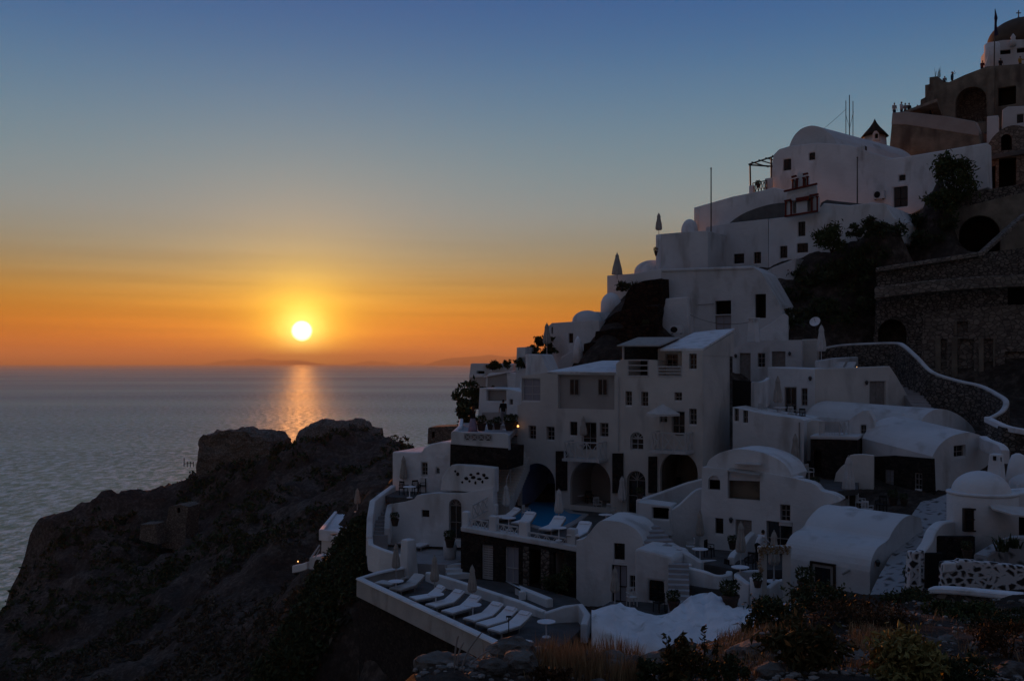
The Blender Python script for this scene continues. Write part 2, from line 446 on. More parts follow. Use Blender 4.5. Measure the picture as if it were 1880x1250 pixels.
def build_world():
    w = bpy.data.worlds.new('World'); S.world = w; w.use_nodes = True
    n = w.node_tree.nodes; l = w.node_tree.links; bg = n['Background']
    def M(op, *a, clamp=False):
        q = n.new('ShaderNodeMath'); q.operation = op; q.use_clamp = clamp
        for i, x in enumerate(a):
            if isinstance(x, (int, float)): q.inputs[i].default_value = x
            else: l.new(x, q.inputs[i])
        return q.outputs[0]
    def mixc(bt, f, a, b):
        q = n.new('ShaderNodeMix'); q.data_type = 'RGBA'; q.blend_type = bt
        for i, x in ((0, f), (6, a), (7, b)):
            if isinstance(x, (int, float)): q.inputs[i].default_value = x
            elif isinstance(x, tuple): q.inputs[i].default_value = (*x, 1)
            else: l.new(x, q.inputs[i])
        return q.outputs[2]
    sk = n.new('ShaderNodeTexSky'); sk.sky_type = 'NISHITA'; sk.sun_disc = False
    sk.sun_elevation = R(SUN_EL); sk.sun_rotation = R(SUN_AZ); sk.air_density = 1; sk.dust_density = 2.0; sk.ozone_density = 3
    tc = n.new('ShaderNodeTexCoord'); nv = n.new('ShaderNodeVectorMath'); nv.operation = 'NORMALIZE'; l.new(tc.outputs['Generated'], nv.inputs[0])
    sp = n.new('ShaderNodeSeparateXYZ'); l.new(nv.outputs[0], sp.inputs[0])
    # elevation in degrees / 90
    el = M('MULTIPLY', M('ARCSINE', sp.outputs[2]), 2 / math.pi)
    rp = n.new('ShaderNodeValToRGB'); rp.color_ramp.interpolation = 'B_SPLINE'
    stops = SKY_STOPS
    e = rp.color_ramp.elements
    while len(e) < len(stops): e.new(.5)
    for i, (deg, c) in enumerate(stops):
        e[i].position = math.sqrt(deg / 90); e[i].color = (*lin(c), 1)
    l.new(M('SQRT', M('MAXIMUM', el, 0.0)), rp.inputs[0])
    dt = n.new('ShaderNodeVectorMath'); dt.operation = 'DOT_PRODUCT'; l.new(nv.outputs[0], dt.inputs[0]); dt.inputs[1].default_value = sun_dir
    d = M('MAXIMUM', dt.outputs['Value'], 0.0)
    # away from the sun the afterglow fades to the blue of the eastern sky
    az = M('MULTIPLY_ADD', dt.outputs['Value'], .5, .5)
    east = n.new('ShaderNodeValToRGB'); ee = east.color_ramp.elements
    ee[0].position = 0; ee[0].color = (*lin(EAST[0]), 1); ee[1].position = 1; ee[1].color = (*lin(EAST[1]), 1)
    l.new(M('MAXIMUM', el, 0.0), east.inputs[0])
    side = n.new('ShaderNodeMapRange'); side.interpolation_type = 'SMOOTHSTEP'; side.inputs[1].default_value = .55; side.inputs[2].default_value = .93; l.new(az, side.inputs[0])
    c = mixc('MIX', side.outputs[0], east.outputs[0], rp.outputs[0])
    # the Nishita sky over it
    hs = n.new('ShaderNodeHueSaturation'); hs.inputs['Saturation'].default_value = .9; l.new(sk.outputs[0], hs.inputs['Color'])
    c = mixc('ADD', NISH, c, hs.outputs[0])
    # dim a little towards the frame's side of the sun
    # faint streaks of cloud low over the horizon
    mp = n.new('ShaderNodeMapping'); mp.inputs['Scale'].default_value = (3.0, 3.0, 95.0); mp.inputs['Rotation'].default_value = (0, R(2.2), 0); l.new(nv.outputs[0], mp.inputs[0])
    ns = n.new('ShaderNodeTexNoise'); ns.inputs['Scale'].default_value = 1.0; ns.inputs['Detail'].default_value = 4; l.new(mp.outputs[0], ns.inputs['Vector'])
    band = M('MULTIPLY', M('MULTIPLY', M('SUBTRACT', ns.outputs[0], .5), .9), M('POWER', d, 25.0))
    lowb = n.new('ShaderNodeMapRange'); lowb.inputs[1].default_value = .095; lowb.inputs[2].default_value = .03; l.new(el, lowb.inputs[0])
    st = M('MULTIPLY', M('ADD', 1.0, M('MULTIPLY', band, lowb.outputs[0])), M('SUBTRACT', 1.0, M('MULTIPLY', M('MULTIPLY', M('SUBTRACT', 1.0, M('POWER', d, 22.0)), .46), lowb.outputs[0])))
    sc = n.new('ShaderNodeVectorMath'); sc.operation = 'SCALE'; l.new(c, sc.inputs[0]); l.new(st, sc.inputs[3]); c = sc.outputs[0]
    # aureole and disc
    for pw, k, col in GLOWS:
        g = n.new('ShaderNodeVectorMath'); g.operation = 'SCALE'; g.inputs[0].default_value = col
        l.new(M('MULTIPLY', M('POWER', d, pw), k), g.inputs[3])
        a = n.new('ShaderNodeVectorMath'); a.operation = 'ADD'; l.new(c, a.inputs[0]); l.new(g.outputs[0], a.inputs[1]); c = a.outputs[0]
    dr = n.new('ShaderNodeMapRange'); dr.inputs[1].default_value = math.cos(R(.62)); dr.inputs[2].default_value = math.cos(R(.22)); l.new(dt.outputs['Value'], dr.inputs[0])
    g = n.new('ShaderNodeVectorMath'); g.operation = 'SCALE'; g.inputs[0].default_value = (6, 5.2, 4); l.new(dr.outputs[0], g.inputs[3])
    a = n.new('ShaderNodeVectorMath'); a.operation = 'ADD'; l.new(c, a.inputs[0]); l.new(g.outputs[0], a.inputs[1]); c = a.outputs[0]
    l.new(c, bg.inputs[0]); bg.inputs[1].default_value = 1.0
NISH = .0045
SKY_STOPS = [(0, (150, 92, 66)), (.7, (224, 114, 28)), (2.2, (240, 140, 20)), (4.0, (196, 148, 52)), (6.0, (146, 146, 116)), (8.5, (128, 144, 146)), (11.6, (110, 141, 150)), (16, (70, 119, 153)), (20.5, (36, 91, 146)), (32, (34, 82, 136)), (90, (60, 92, 142))]
EAST = [(72, 72, 78), (68, 92, 126)]
GLOWS = [(60, .10, (1, .50, .10)), (260, .34, (1, .54, .03)), (1300, .85, (1, .74, .06)), (5000, 1.0, (1, .88, .30))]
build_world()

# ------------------------------------------------------------------ sea, islands, air
SEA = -100.0
def water_mat():
    m, n, l, b = node_mat('sea')
    geo = n.new('ShaderNodeNewGeometry')
    n.remove(b); out = n['Material Output']
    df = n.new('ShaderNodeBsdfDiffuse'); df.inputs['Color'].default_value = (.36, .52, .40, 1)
    gl = n.new('ShaderNodeBsdfGlossy'); gl.inputs['Color'].default_value = (.84, .95, .86, 1); gl.inputs['Roughness'].default_value = .55
    ms = n.new('ShaderNodeMixShader'); ms.inputs[0].default_value = .12
    l.new(df.outputs[0], ms.inputs[1]); l.new(gl.outputs[0], ms.inputs[2]); l.new(ms.outputs[0], out.inputs['Surface'])
    def lay(scale, sx, sy, det=3):
        mp = n.new('ShaderNodeMapping'); mp.inputs['Scale'].default_value = (sx, sy, 1); mp.inputs['Rotation'].default_value = (0, 0, R(8))
        q = n.new('ShaderNodeTexNoise'); q.inputs['Scale'].default_value = scale; q.inputs['Detail'].default_value = det
        l.new(geo.outputs['Position'], mp.inputs[0]); l.new(mp.outputs[0], q.inputs['Vector']); return q.outputs[0]
    def M(op, a, c):
        q = n.new('ShaderNodeMath'); q.operation = op
        for i, x in enumerate((a, c)):
            if isinstance(x, (int, float)): q.inputs[i].default_value = x
            else: l.new(x, q.inputs[i])
        return q.outputs[0]
    h = M('ADD', M('MULTIPLY', lay(.14, .7, 1.5), 3.0), M('MULTIPLY', lay(.5, .6, 1.5, 6), 1.9))
    patch = lay(.0011, .25, 1, 3)
    mr = n.new('ShaderNodeMapRange'); mr.inputs[1].default_value = .38; mr.inputs[2].default_value = .62; mr.inputs[3].default_value = .45; mr.inputs[4].default_value = 1.0; l.new(patch, mr.inputs[0])
    bp = n.new('ShaderNodeBump'); bp.inputs['Distance'].default_value = 1.0; l.new(h, bp.inputs['Height']); l.new(mr.outputs[0], bp.inputs['Strength'])
    l.new(bp.outputs[0], gl.inputs['Normal'])
    mp = n.new('ShaderNodeMapping'); mp.inputs['Scale'].default_value = (1, .45, 1); l.new(geo.outputs['Position'], mp.inputs[0])
    fn = n.new('ShaderNodeTexNoise'); fn.inputs['Scale'].default_value = .12; fn.inputs['Detail'].default_value = 8; fn.inputs['Roughness'].default_value = .82; l.new(mp.outputs[0], fn.inputs['Vector'])
    fr = n.new('ShaderNodeMapRange'); fr.inputs[1].default_value = .46; fr.inputs[2].default_value = .57; fr.inputs[3].default_value = .02; fr.inputs[4].default_value = .80; l.new(fn.outputs[0], fr.inputs[0]); l.new(fr.outputs[0], ms.inputs[0])
    b2 = n.new('ShaderNodeBump'); b2.inputs['Distance'].default_value = 1.0; b2.inputs['Strength'].default_value = 1.0; l.new(h, b2.inputs['Height']); l.new(b2.outputs[0], df.inputs['Normal'])
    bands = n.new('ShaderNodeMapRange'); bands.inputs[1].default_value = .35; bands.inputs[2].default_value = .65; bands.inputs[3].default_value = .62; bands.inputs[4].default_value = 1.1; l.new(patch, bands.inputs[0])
    vs = n.new('ShaderNodeVectorMath'); vs.operation = 'SCALE'; vs.inputs[0].default_value = (.66, .84, .54); l.new(bands.outputs[0], vs.inputs[3]); l.new(vs.outputs[0], df.inputs['Color'])  # sky reflection painted in as a pale diffuse colour, varied by wind patches
    MATS['sea'] = m
water_mat()
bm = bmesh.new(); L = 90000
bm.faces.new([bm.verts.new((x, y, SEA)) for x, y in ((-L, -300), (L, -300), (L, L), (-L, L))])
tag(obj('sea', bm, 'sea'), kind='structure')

surf('island', (.07, .06, .05), (.05, .045, .04), .95, .002, 0)
def island(label, uv, dist, depth):
    """a far ridge: profile points (u, v) at distance dist, a real rounded mountain `depth` deep"""
    bm = bmesh.new(); pts = soft(uv, 3); rows = []
    for j in range(7):
        t = j / 6; k = math.sin(math.pi * t) ** .7
        row = []
        for i, (u, v) in enumerate(pts):
            p = P(u, V0, dist); hgt = max(0, (V0 - v) * dist / FPX) + 100
            jit = 1 + .12 * noise.noise(Vector((i * .7, j * 1.3, dist * .001)))
            row.append(bm.verts.new((p.x, p.y + (t - .5) * depth, SEA - 20 + (hgt + 20) * k * (jit if j != 3 else 1))))
        rows.append(row)
    for A, B in zip(rows, rows[1:]):
        for i in range(len(A) - 1): bm.faces.new((A[i], A[i + 1], B[i + 1], B[i]))
    return tag(obj('island', bm, 'island', smooth=True), label, 'island', kind='structure')
island('long faint island ridge on the horizon under the sun', [(390, 668), (405, 663), (428, 660), (445, 662), (470, 658), (490, 660), (515, 661.5), (545, 661), (565, 664), (585, 668)], 82000, 7000)
island('two low humps of island on the horizon between sun and village', [(650, 668), (668, 664), (685, 662), (697, 665), (706, 663), (716, 667), (724, 668)], 82000, 6000)
island('small hump of island beside the big far island', [(750, 668), (762, 664.5), (770, 665), (778, 668)], 82000, 4000)
island('tall grey island behind the village edge on the horizon', [(790, 668), (808, 661), (830, 657), (860, 655), (885, 653), (900, 651), (915, 653), (935, 655), (965, 654), (1000, 660), (1040, 668)], 58000, 9000)

def haze_box():
    m = bpy.data.materials.new('haze'); m.use_nodes = True; n = m.node_tree.nodes; l = m.node_tree.links
    n.remove(n['Principled BSDF']); v = n.new('ShaderNodeVolumePrincipled')
    v.inputs['Color'].default_value = (1, .76, .46, 1); v.inputs['Density'].default_value = HAZE; v.inputs['Anisotropy'].default_value = .3
    l.new(v.outputs[0], n['Material Output'].inputs['Volume'])
    MATS['haze'] = m
    bm = bmesh.new(); z0, z1 = SEA - 30, 760.
    bx(bm, (0, 0, (z0 + z1) / 2), (2 * L + 4000, 2 * L + 4000, z1 - z0))
    tag(obj('haze', bm, 'haze'), kind='stuff')
HAZE = 3.1e-5
haze_box()
S.cycles.volume_bounces = 0
S.cycles.use_denoising = True
# ------------------------------------------------------------------ hillside: one height field through surveyed points
TP = """
780 1250 12.6|830 1228 13.2|930 1212 13.8|1000 1214 14|1090 1220 14|1180 1216 14.4|1250 1204 14.8|1350 1180 16|1450 1140 18|1500 1120 19|1600 1118 19.5|1700 1106 20.5|1880 1108 21|2100 1108 22
860 1250 12.4|940 1252 12.6|1150 1250 12.8|1400 1250 12.8|1650 1250 13|1880 1250 13|2100 1250 13|1880 1180 16|1600 1200 15|1750 1150 17.5|1400 1215 14.5
1250 1175 30|1450 1125 30|1500 1115 33|1600 1112 34|1700 1108 34|1880 1125 32|2000 1125 32
640 1060 60|690 892 66|658 950 67|612 1008 66|545 1080 66|505 1180 62|430 1250 60|650 1100 59|655 1180 57|660 1250 56
0 1250 120|200 1250 100|350 1250 85|0 1115 150|45 1040 165|52 985 170|80 965 172|140 950 174|200 915 176|255 885 178|330 860 180|365 852 180|430 853 180|500 800 181|525 800 182|545 802 183|600 802 185|650 802 186|702 822 185|740 828 180|790 828 172|850 828 155
400 950 160|250 1000 155|120 1100 140|300 1100 125|450 1050 120|600 900 130|700 870 120|720 835 140|200 1180 118|450 1180 92|520 1000 112|650 930 95|690 915 82|100 1180 130|560 950 120|480 900 150|620 850 160|330 920 168|420 1120 105|150 1020 155|560 1040 90
1105 640 78|1160 560 83|1195 517 87|1110 600 81|1080 640 84|900 760 90|866 800 88|850 780 76|1140 560 92
1460 484 85|1500 470 84|1560 448 82.5|1600 420 82|1640 408 81.5|1700 388 86|1740 368 86|1480 560 82|1550 600 80|1450 612 78|1600 520 84|1650 470 83
1215 500 94|1300 520 95|1400 480 99|1500 450 102|1640 345 108|1700 275 118|1800 180 126|1900 165 128
1620 702 79.3|1660 702 78.2|1700 704 77.1|1760 706 75.4|1820 708 73.8|1880 708 72.4|1960 708 71|1660 500 83|1720 485 82|1820 470 80.5|1600 730 75|1750 750 72|1880 750 70|2000 740 70|1700 740 73|1820 750 71|1750 480 86|1880 430 88|2000 400 88
1500 760 74|1400 800 64.5|1340 950 57|1500 930 55|1600 960 51.5|1700 880 58|1800 820 62|1880 770 64|1650 1055 45|1705 940 52|1640 1092 41.5|1750 1035 42|1880 1000 44|1800 1100 36.5|1750 1105 35.5|1880 1116 35|1700 1100 37|1550 1102 38
"""
XYZ = """
0 0 -1.7|10 2 -2|-8 2 -2.6|25 3 -1|0 6 -2.4|-5 8 -6|-9 14 -14|-20 12 -20|-40 30 -32|-60 60 -40|-14 40 -21|-10 46 -19.5|-5 46 -18.5|0 40 -14|-2 28 -13|-6 24 -14|1 24 -11|2 33 -12.5|6 37 -12.2|8 30 -8.6|12 37 -9.9|14 33 -8.6|10 27 -7.6|6 24 -7.8|40 20 -4|60 40 0
-8 56 -14|-4 54 -14|0 50 -14|-7 64 -13|-5 68 -11|-2 62 -13|2 60 -11.2|5 62 -10.8|8 58 -11|12 58 -11|10 53 -12.2|8 48 -13|13 47 -12|15 50 -11.4
0 72 -8|-3 71 -7|-2 78 -5.4|6 76 -3|10 72 -3.5|6 84 0|12 78 0|14 70 -6|17 66 -6|20 70 -5|24 66 -5|28 70 -4|16 83 2|14 76 .3|16 76 -.3|18 76 -1|12 79 1.2|20 77 -1.5|10 79 1.6
-20 150 -22|-15 110 -26|0 130 -22|10 120 -8|20 130 -2|40 150 16|60 150 26|80 120 28|60 100 26|70 80 12|60 60 2|100 100 20|-4 95 -9|4 98 -5|10 100 -1|-17 76 -22|-20 70 -23|-22 66 -26|-25 62 -29|-11 78 -17|-13 72 -17.5|-28 56 -34|-6 57 -14.6|-7 60 -14|-5 62 -14|-4 65 -12.8|0 55 -13.8|4 64 -11.5|8 64 -11|-3 59 -14
-95 152 -75|-110 180 -97|-92 172 -66|-100 160 -85|-80 215 -80|-60 225 -80|-40 230 -80|-20 230 -75|-5 210 -60|5 180 -30|-120 120 -85|-100 100 -60|-140 200 -110|-60 260 -110|0 260 -110|60 220 10|120 200 20|30 200 -20|-90 130 -50|-125 150 -100
"""
pts = [P(*map(float, t.split())) for L_ in TP.strip().split('\n') for t in L_.split('|')]
pts += [Vector(map(float, t.split())) for L_ in XYZ.strip().split('\n') for t in L_.split('|')]
A = np.array([[p.x, p.y] for p in pts]); Z = np.array([p.z for p in pts])
def _k(r): return np.sqrt(r * r + 1.0)
_K = _k(np.sqrt(((A[:, None] - A[None]) ** 2).sum(-1))); _n = len(A)
_S = np.zeros((_n + 3, _n + 3)); _S[:_n, :_n] = _K + np.eye(_n) * -.02; _S[:_n, _n] = 1; _S[:_n, _n + 1:] = A; _S[_n, :_n] = 1; _S[_n + 1:, :_n] = A.T
_w = np.linalg.solve(_S, np.concatenate([Z, np.zeros(3)]))
def terrain(x, y):
    q = np.stack([np.asarray(x, float).ravel(), np.asarray(y, float).ravel()], 1); out = np.empty(len(q))
    for i in range(0, len(q), 4000):
        b = q[i:i + 4000]; r = np.sqrt(((b[:, None] - A[None]) ** 2).sum(-1))
        out[i:i + 4000] = _k(r) @ _w[:_n] + _w[_n] + b @ _w[_n + 1:]
    return out
def rough_amp(x, y):
    d = math.hypot(x, y)
    if y < 26: return .22
    if y < 40: return .2
    if x < -9 - .02 * y: return min(2.6, .25 + .017 * (d - 40))
    return .28
def tz(x, y):
    z = float(terrain([x], [y])[0])
    return z + rock(x, y, z)
def rock(x, y, z):
    a = rough_amp(x, y)
    s = .075 if a > .5 else .5
    v = Vector((x * s, y * s, z * s * .8))
    r = a * (noise.fractal(v, .9, 2.1, 5) * 1.0 + .35 * abs(noise.noise(v * 3.3)) - (.55 if a > .5 else .2))
    if a > .5:
        w = Vector((x * .16, y * .16, z * .5)); r += .6 * a * (.4 - abs(noise.noise(w))) + .3 * a * noise.noise(w * 3.1) + .16 * a * noise.noise(w * 7.3)
    return r
def build_hill():
    us = np.linspace(-420, 2250, 330); ds = np.concatenate([np.linspace(2.2, 12, 40)[:-1], np.geomspace(12, 40, 90)[:-1], np.geomspace(40, 120, 150)[:-1], np.geomspace(120, 300, 110)])
    UU, DD = np.meshgrid(us, ds); X = (UU - U0) * DD / FPX; Y = DD
    ZZ = terrain(X, Y).reshape(X.shape)
    bm = bmesh.new(); rows = []
    for j in range(X.shape[0]):
        row = []
        for i in range(X.shape[1]):
            x, y, z = X[j, i], Y[j, i], ZZ[j, i]; z += rock(x, y, z)
            a = rough_amp(x, y)
            o = Vector((noise.noise(Vector((x * .3, y * .3, 7))), noise.noise(Vector((x * .3, y * .3, 27))), 0)) * a * .5
            row.append(bm.verts.new((x + o.x, y + o.y, max(z, SEA - 8))))
        rows.append(row)
    for a, b in zip(rows, rows[1:]):
        for i in range(len(a) - 1): bm.faces.new((a[i], a[i + 1], b[i + 1], b[i]))
    return tag(obj('hillside', bm, 'ground', smooth=True), kind='structure')
build_hill()
# ------------------------------------------------------------------ shared pieces
def building(name, label, cat, pl, u, v, group=None):
    return thing(name, label, cat, pl.pt(u, v), pl.yaw, group)

def lattice(name, parent, pl, u0, v0, u1, v1, n=3, mat='white_wood', style='x', t=.06, rectst=None):
    """balustrade panel: rails, uprights and crosses"""
    r = rectst or rect(pl, u0, v0, u1, v1); (x0, z0), (x1, _), (_, z1), _ = r
    if rectst is None:
        # follow the slope of the panel in the picture
        a0, a1 = pl.st(u0, v0), pl.st(u1, v1)
    bm = bmesh.new(); q = lambda x, z: pl.w((x, z))
    bar(bm, q(x0, z1), q(x1, z1), t * 1.3); bar(bm, q(x0, z0), q(x1, z0), t * 1.2)
    for i in range(n + 1):
        x = x0 + (x1 - x0) * i / n; bar(bm, q(x, z0), q(x, z1), t)
    for i in range(n):
        a = x0 + (x1 - x0) * i / n; b = x0 + (x1 - x0) * (i + 1) / n
        if style == 'x':
            bar(bm, q(a, z0), q(b, z1), t * .75); bar(bm, q(a, z1), q(b, z0), t * .7)
        elif style == 'h':
            pass
    if style == 'h':
        for k in (1, 2): z = z0 + (z1 - z0) * k / 3; bar(bm, q(x0, z), q(x1, z), t)
    if style == 'grid':
        m = 12
        for i in range(m): x = x0 + (x1 - x0) * i / m; bar(bm, q(x, z0), q(x, z1), t * .4)
        for i in range(6): z = z0 + (z1 - z0) * i / 6; bar(bm, q(x0, z), q(x1, z), t * .4)
    return obj(name, bm, mat, parent)

def sloped_lattice(name, parent, A_, B_, h, n, mat='white_wood', t=.055):
    """crossed balustrade between two 3-D foot points"""
    A_ = Vector(A_); B_ = Vector(B_); U = Vector((0, 0, h)); bm = bmesh.new()
    bar(bm, A_, B_, t); bar(bm, A_ + U, B_ + U, t * 1.4)
    for i in range(n + 1):
        p = A_.lerp(B_, i / n); bar(bm, p, p + U, t)
        if i < n:
            q = A_.lerp(B_, (i + 1) / n); bar(bm, p, q + U, t * .7); bar(bm, p + U, q, t * .65)
    return obj(name, bm, mat, parent)

def balcony(parent, pl, u0, v0, u1, v1, out, n=3):
    """slab, front and side balustrades hung out from the facade"""
    q = pl.back(-out); (x0, z0), (x1, _), (_, z1), _ = rect(q, u0, v0, u1, v1)
    bm = bmesh.new(); z = z0 - .1
    a = [pl.w((x0 - .12, z)), pl.w((x1 + .12, z)), q.w((x1 + .12, z), .1), q.w((x0 - .12, z), .1)]
    t = [bm.verts.new(p + Vector((0, 0, .1))) for p in a]; b = [bm.verts.new(p - Vector((0, 0, .06))) for p in a]
    bm.faces.new(t); bm.faces.new(b[::-1])
    for i in range(4): bm.faces.new((t[i], b[i], b[(i + 1) % 4], t[(i + 1) % 4]))
    s = obj('balcony', bm, 'white_wood', parent)
    lattice('railing', s, q, 0, 0, 0, 0, n, rectst=[(x0, z0), (x1, z0), (x1, z1), (x0, z1)])
    for x in (x0, x1):
        sloped_lattice('railing', s, q.w((x, z0)), pl.w((x, z0)), z1 - z0, 2)
    return s

def stairs(name, label, A_, B_, width, n, mat='white', group=None, drop=.8, wdir=None):
    """n solid steps from the top A_ to the bottom B_"""
    A_ = Vector(A_); B_ = Vector(B_); d = Vector((B_.x - A_.x, B_.y - A_.y, 0)); L_ = d.length; d.normalize()
    w = Vector((-d.y, d.x, 0)) if wdir is None else wdir.normalized(); bm = bmesh.new(); dz = (A_.z - B_.z) / n
    M = Matrix(((d.x, w.x, 0, 0), (d.y, w.y, 0, 0), (0, 0, 1, 0), (0, 0, 0, 1)))
    for i in range(n):
        x = L_ * (i + .5) / n; top = A_.z - dz * (i + .5); h = drop + dz
        bx(bm, (0, 0, 0), (L_ / n + .002 * i, width, h), Matrix.Translation(A_ + d * x + Vector((0, 0, top - A_.z - h / 2))) @ M)
    o = obj(name, bm, mat); return tag(o, label, 'stairs', group)

def loft(name, parent, a, b, mat, th=.15, smooth=False):
    """roof sheet between two rows of 3-D points, with thickness"""
    bm = bmesh.new(); dn = Vector((0, 0, th))
    A_ = [bm.verts.new(p) for p in a]; B_ = [bm.verts.new(p) for p in b]; C = [bm.verts.new(Vector(p) - dn) for p in a]; D = [bm.verts.new(Vector(p) - dn) for p in b]
    n = len(a)
    for i in range(n - 1):
        bm.faces.new((A_[i], A_[i + 1], B_[i + 1], B_[i])); bm.faces.new((C[i + 1], C[i], D[i], D[i + 1]))
        bm.faces.new((A_[i], C[i], C[i + 1], A_[i + 1])); bm.faces.new((B_[i + 1], D[i + 1], D[i], B_[i]))
    bm.faces.new((A_[0], B_[0], D[0], C[0])); bm.faces.new((A_[-1], C[-1], D[-1], B_[-1]))
    return obj(name, bm, mat, parent, smooth)

def round_corner(name, parent, p, r, h, mat='white2', n=14):  # rounded pilaster added so the wall edge catches the low orange sun
    bm = bmesh.new(); lathe(bm, [(r, -h), (r, -.1), (r * .9, 0)], n, p)
    return obj(name, bm, mat, parent, True)

def dome(name, parent, c, r, h, mat='white', n=24, squash=1.0):
    bm = bmesh.new(); m = 9
    lathe(bm, [(r, -.6)] + [(r * math.cos(math.pi / 2 * i / m), h * math.sin(math.pi / 2 * i / m)) for i in range(m + 1)], n, c)
    return obj(name, bm, mat, parent, True)

def chimney(parent, p, w, h, cap=True):
    bm = bmesh.new(); p = Vector(p)
    lathe(bm, [(w * .62, -h), (w * .5, -.15), (w * .5, 0)], 4, p)
    if cap:
        for k in range(4): a = math.pi / 4 + math.pi / 2 * k; bx(bm, p + Vector((math.cos(a) * w * .38, math.sin(a) * w * .38, .12)), (.1, .1, .24))
        bx(bm, p + Vector((0, 0, .28)), (w * 1.05, w * 1.05, .09))
    return obj('chimney', bm, 'white', parent)

def roughen(o, cuts, amp, sc):
    bm = bmesh.new(); bm.from_mesh(o.data); bmesh.ops.triangulate(bm, faces=bm.faces)
    for _ in range(cuts): bmesh.ops.subdivide_edges(bm, edges=[e for e in bm.edges if e.calc_length() > .8], cuts=1, use_grid_fill=False); bmesh.ops.triangulate(bm, faces=bm.faces)
    for v in bm.verts:
        c = v.co * sc; v.co += Vector((noise.fractal(c, .8, 2, 4), noise.fractal(c + Vector((9, 0, 0)), .8, 2, 4), 1.3 * noise.fractal(c + Vector((0, 7, 0)), .8, 2, 4))) * amp
    bm.to_mesh(o.data); bm.free()
# ------------------------------------------------------------------ lower sun terrace and pool house
ZT, ZPOOL, ZPAT = -12.4, -9.7, -11.75
t = thing('sun_terrace', 'low walled sun terrace with six white loungers above the dark cliff', 'terrace', PZ(800, 1120, ZT))
slab('floor', t, ZT, [(655, 1076), (705, 1058), (850, 1042), (1058, 1098), (1090, 1130), (1040, 1180), (985, 1206), (936, 1206)], .5, 'floor_stone')
ribbon('parapet', t, [PZ(752, 1040, ZT + .55), PZ(700, 1050, ZT + .55), PZ(660, 1062, ZT + .55), PZ(800, 1127, ZT + .55), PZ(935, 1190, ZT + .55), PZ(972, 1176, ZT + .52)], .95, .34, 'rendered')
ribbon('coping', t, [PZ(752, 1038, ZT + .62), PZ(700, 1048, ZT + .62), PZ(660, 1060, ZT + .62), PZ(800, 1125, ZT + .62), PZ(935, 1188, ZT + .62), PZ(972, 1174, ZT + .59)], .08, .44, 'white')
ribbon('retaining_wall', t, [PZ(690, 1056, ZT + .2), PZ(664, 1064, ZT + .2), PZ(800, 1128, ZT + .2), PZ(934, 1189, ZT + .2), PZ(975, 1178, ZT + .2)], [6, 8, 7.5, 5, 3], .3, 'black_stone', bevel=0)
ribbon('low_wall', t, [PZ(785, 1049, ZT + .5), PZ(812, 1056, ZT + .62), PZ(860, 1071, ZT + .5), PZ(960, 1104, ZT + .5), PZ(1000, 1121, ZT + .35)], .7, .34, 'white')
ribbon('low_wall', t, [PZ(1000, 1124, ZT + .5), PZ(1036, 1112, ZT + .75), PZ(1066, 1108, ZT + .85), PZ(1078, 1126, ZT + .7), PZ(1072, 1145, ZT + .45)], .9, .34, 'white')
p0 = PZ(990, 1110, ZT); 
planter = thing('wall_planter', 'low white trough bed at the courtyard corner by the dark bush', 'planter', p0)
ribbon('rim', planter, [PZ(960, 1085, ZT + .45), PZ(948, 1073, ZT + .45), PZ(985, 1088, ZT + .45), PZ(1010, 1098, ZT + .45)], .6, .4, 'white')

ph = Pl(848, 57, -30)
h = building('pool_house', 'dark stone cellar house with grey doors under the pool deck', 'house', ph, 950, 1080)
wall('wall', h, ph, [(846, 1085), (1060, 1125), (1060, 1008), (846, 974)], 1.2, 'black_stone',
     [('sd', 883, 1000, 905, 1064, {'mat': 'white_wood'}), ('d', 926, 1004, 952, 1072, {'mat': 'white_wood', 'pmat': 'pane_pale'}), ('hole', 972, 1008, 992, 1074, {'depth': 1.2, 'mat': 'dark_wood'}), ('hole', 1016, 1014, 1040, 1082, {'depth': 1.2, 'mat': 'grey_plaster'})], bevel=0)
wall('parapet_band', h, ph.back(-.12), [(845, 975), (1062, 1014), (1062, 1003), (845, 966)], .9, 'white')
rp_ = ph.back(.12)
for (a, b, c, e) in ((848, 859, 938, 976), (897, 910, 946, 983), (952, 968, 956, 994), (1040, 1056, 969, 1010)):
    wall('post', h, rp_, [(a, e), (b, e + 2), (b, c + 2), (a, c)], .4, 'white')
for (a, c, b, e, n) in ((860, 948, 896, 974, 3), (911, 955, 951, 984, 3), (969, 963, 1039, 1000, 4)):
    A_ = ph.back(.3).pt(a, e); B_ = ph.back(.3).pt(b, e + (b - a) * .17)
    sloped_lattice('railing', h, A_, B_, .72, n)
wall('stone_pier', h, ph.back(-.03), [(1041, 1100), (1059, 1103), (1059, 1014), (1041, 1010)], .5, 'black_stone', bevel=0)
wall('stone_pier', h, ph.back(-.06), [(960, 1080), (971, 1082), (971, 1004), (960, 1002)], .5, 'rubble', bevel=0)
wall('stone_pier', h, ph.back(-.06), [(993, 1085), (1008, 1087), (1008, 1010), (993, 1008)], .5, 'rubble', bevel=0)
pd = thing('pool_deck', 'dark stone deck round the blue pool', 'deck', PZ(1100, 950, ZPOOL))
def onp(pl, u, off):
    p = pl.pt(u, 900, off); return Vector((p.x, p.y, ZPOOL))
slab('floor', pd, ZPOOL, [onp(ph, 850, -.3), (880, 950), (905, 925), (930, 912), (1010, 905), (1300, 898), (1235, 965), (1150, 966), onp(ph, 1060, -.3)], .35, 'floor_stone')
sp_ = thing('swimming_pool', 'blue swimming pool running back into the arched grotto', 'pool', PZ(1000, 950, ZPOOL))
m, n_, l_, b_ = node_mat('pool_water'); b_.inputs['Base Color'].default_value = (.018, .24, .46, 1); b_.inputs['Roughness'].default_value = .25; b_.inputs['Specular IOR Level'].default_value = .12; MATS['pool_water'] = m
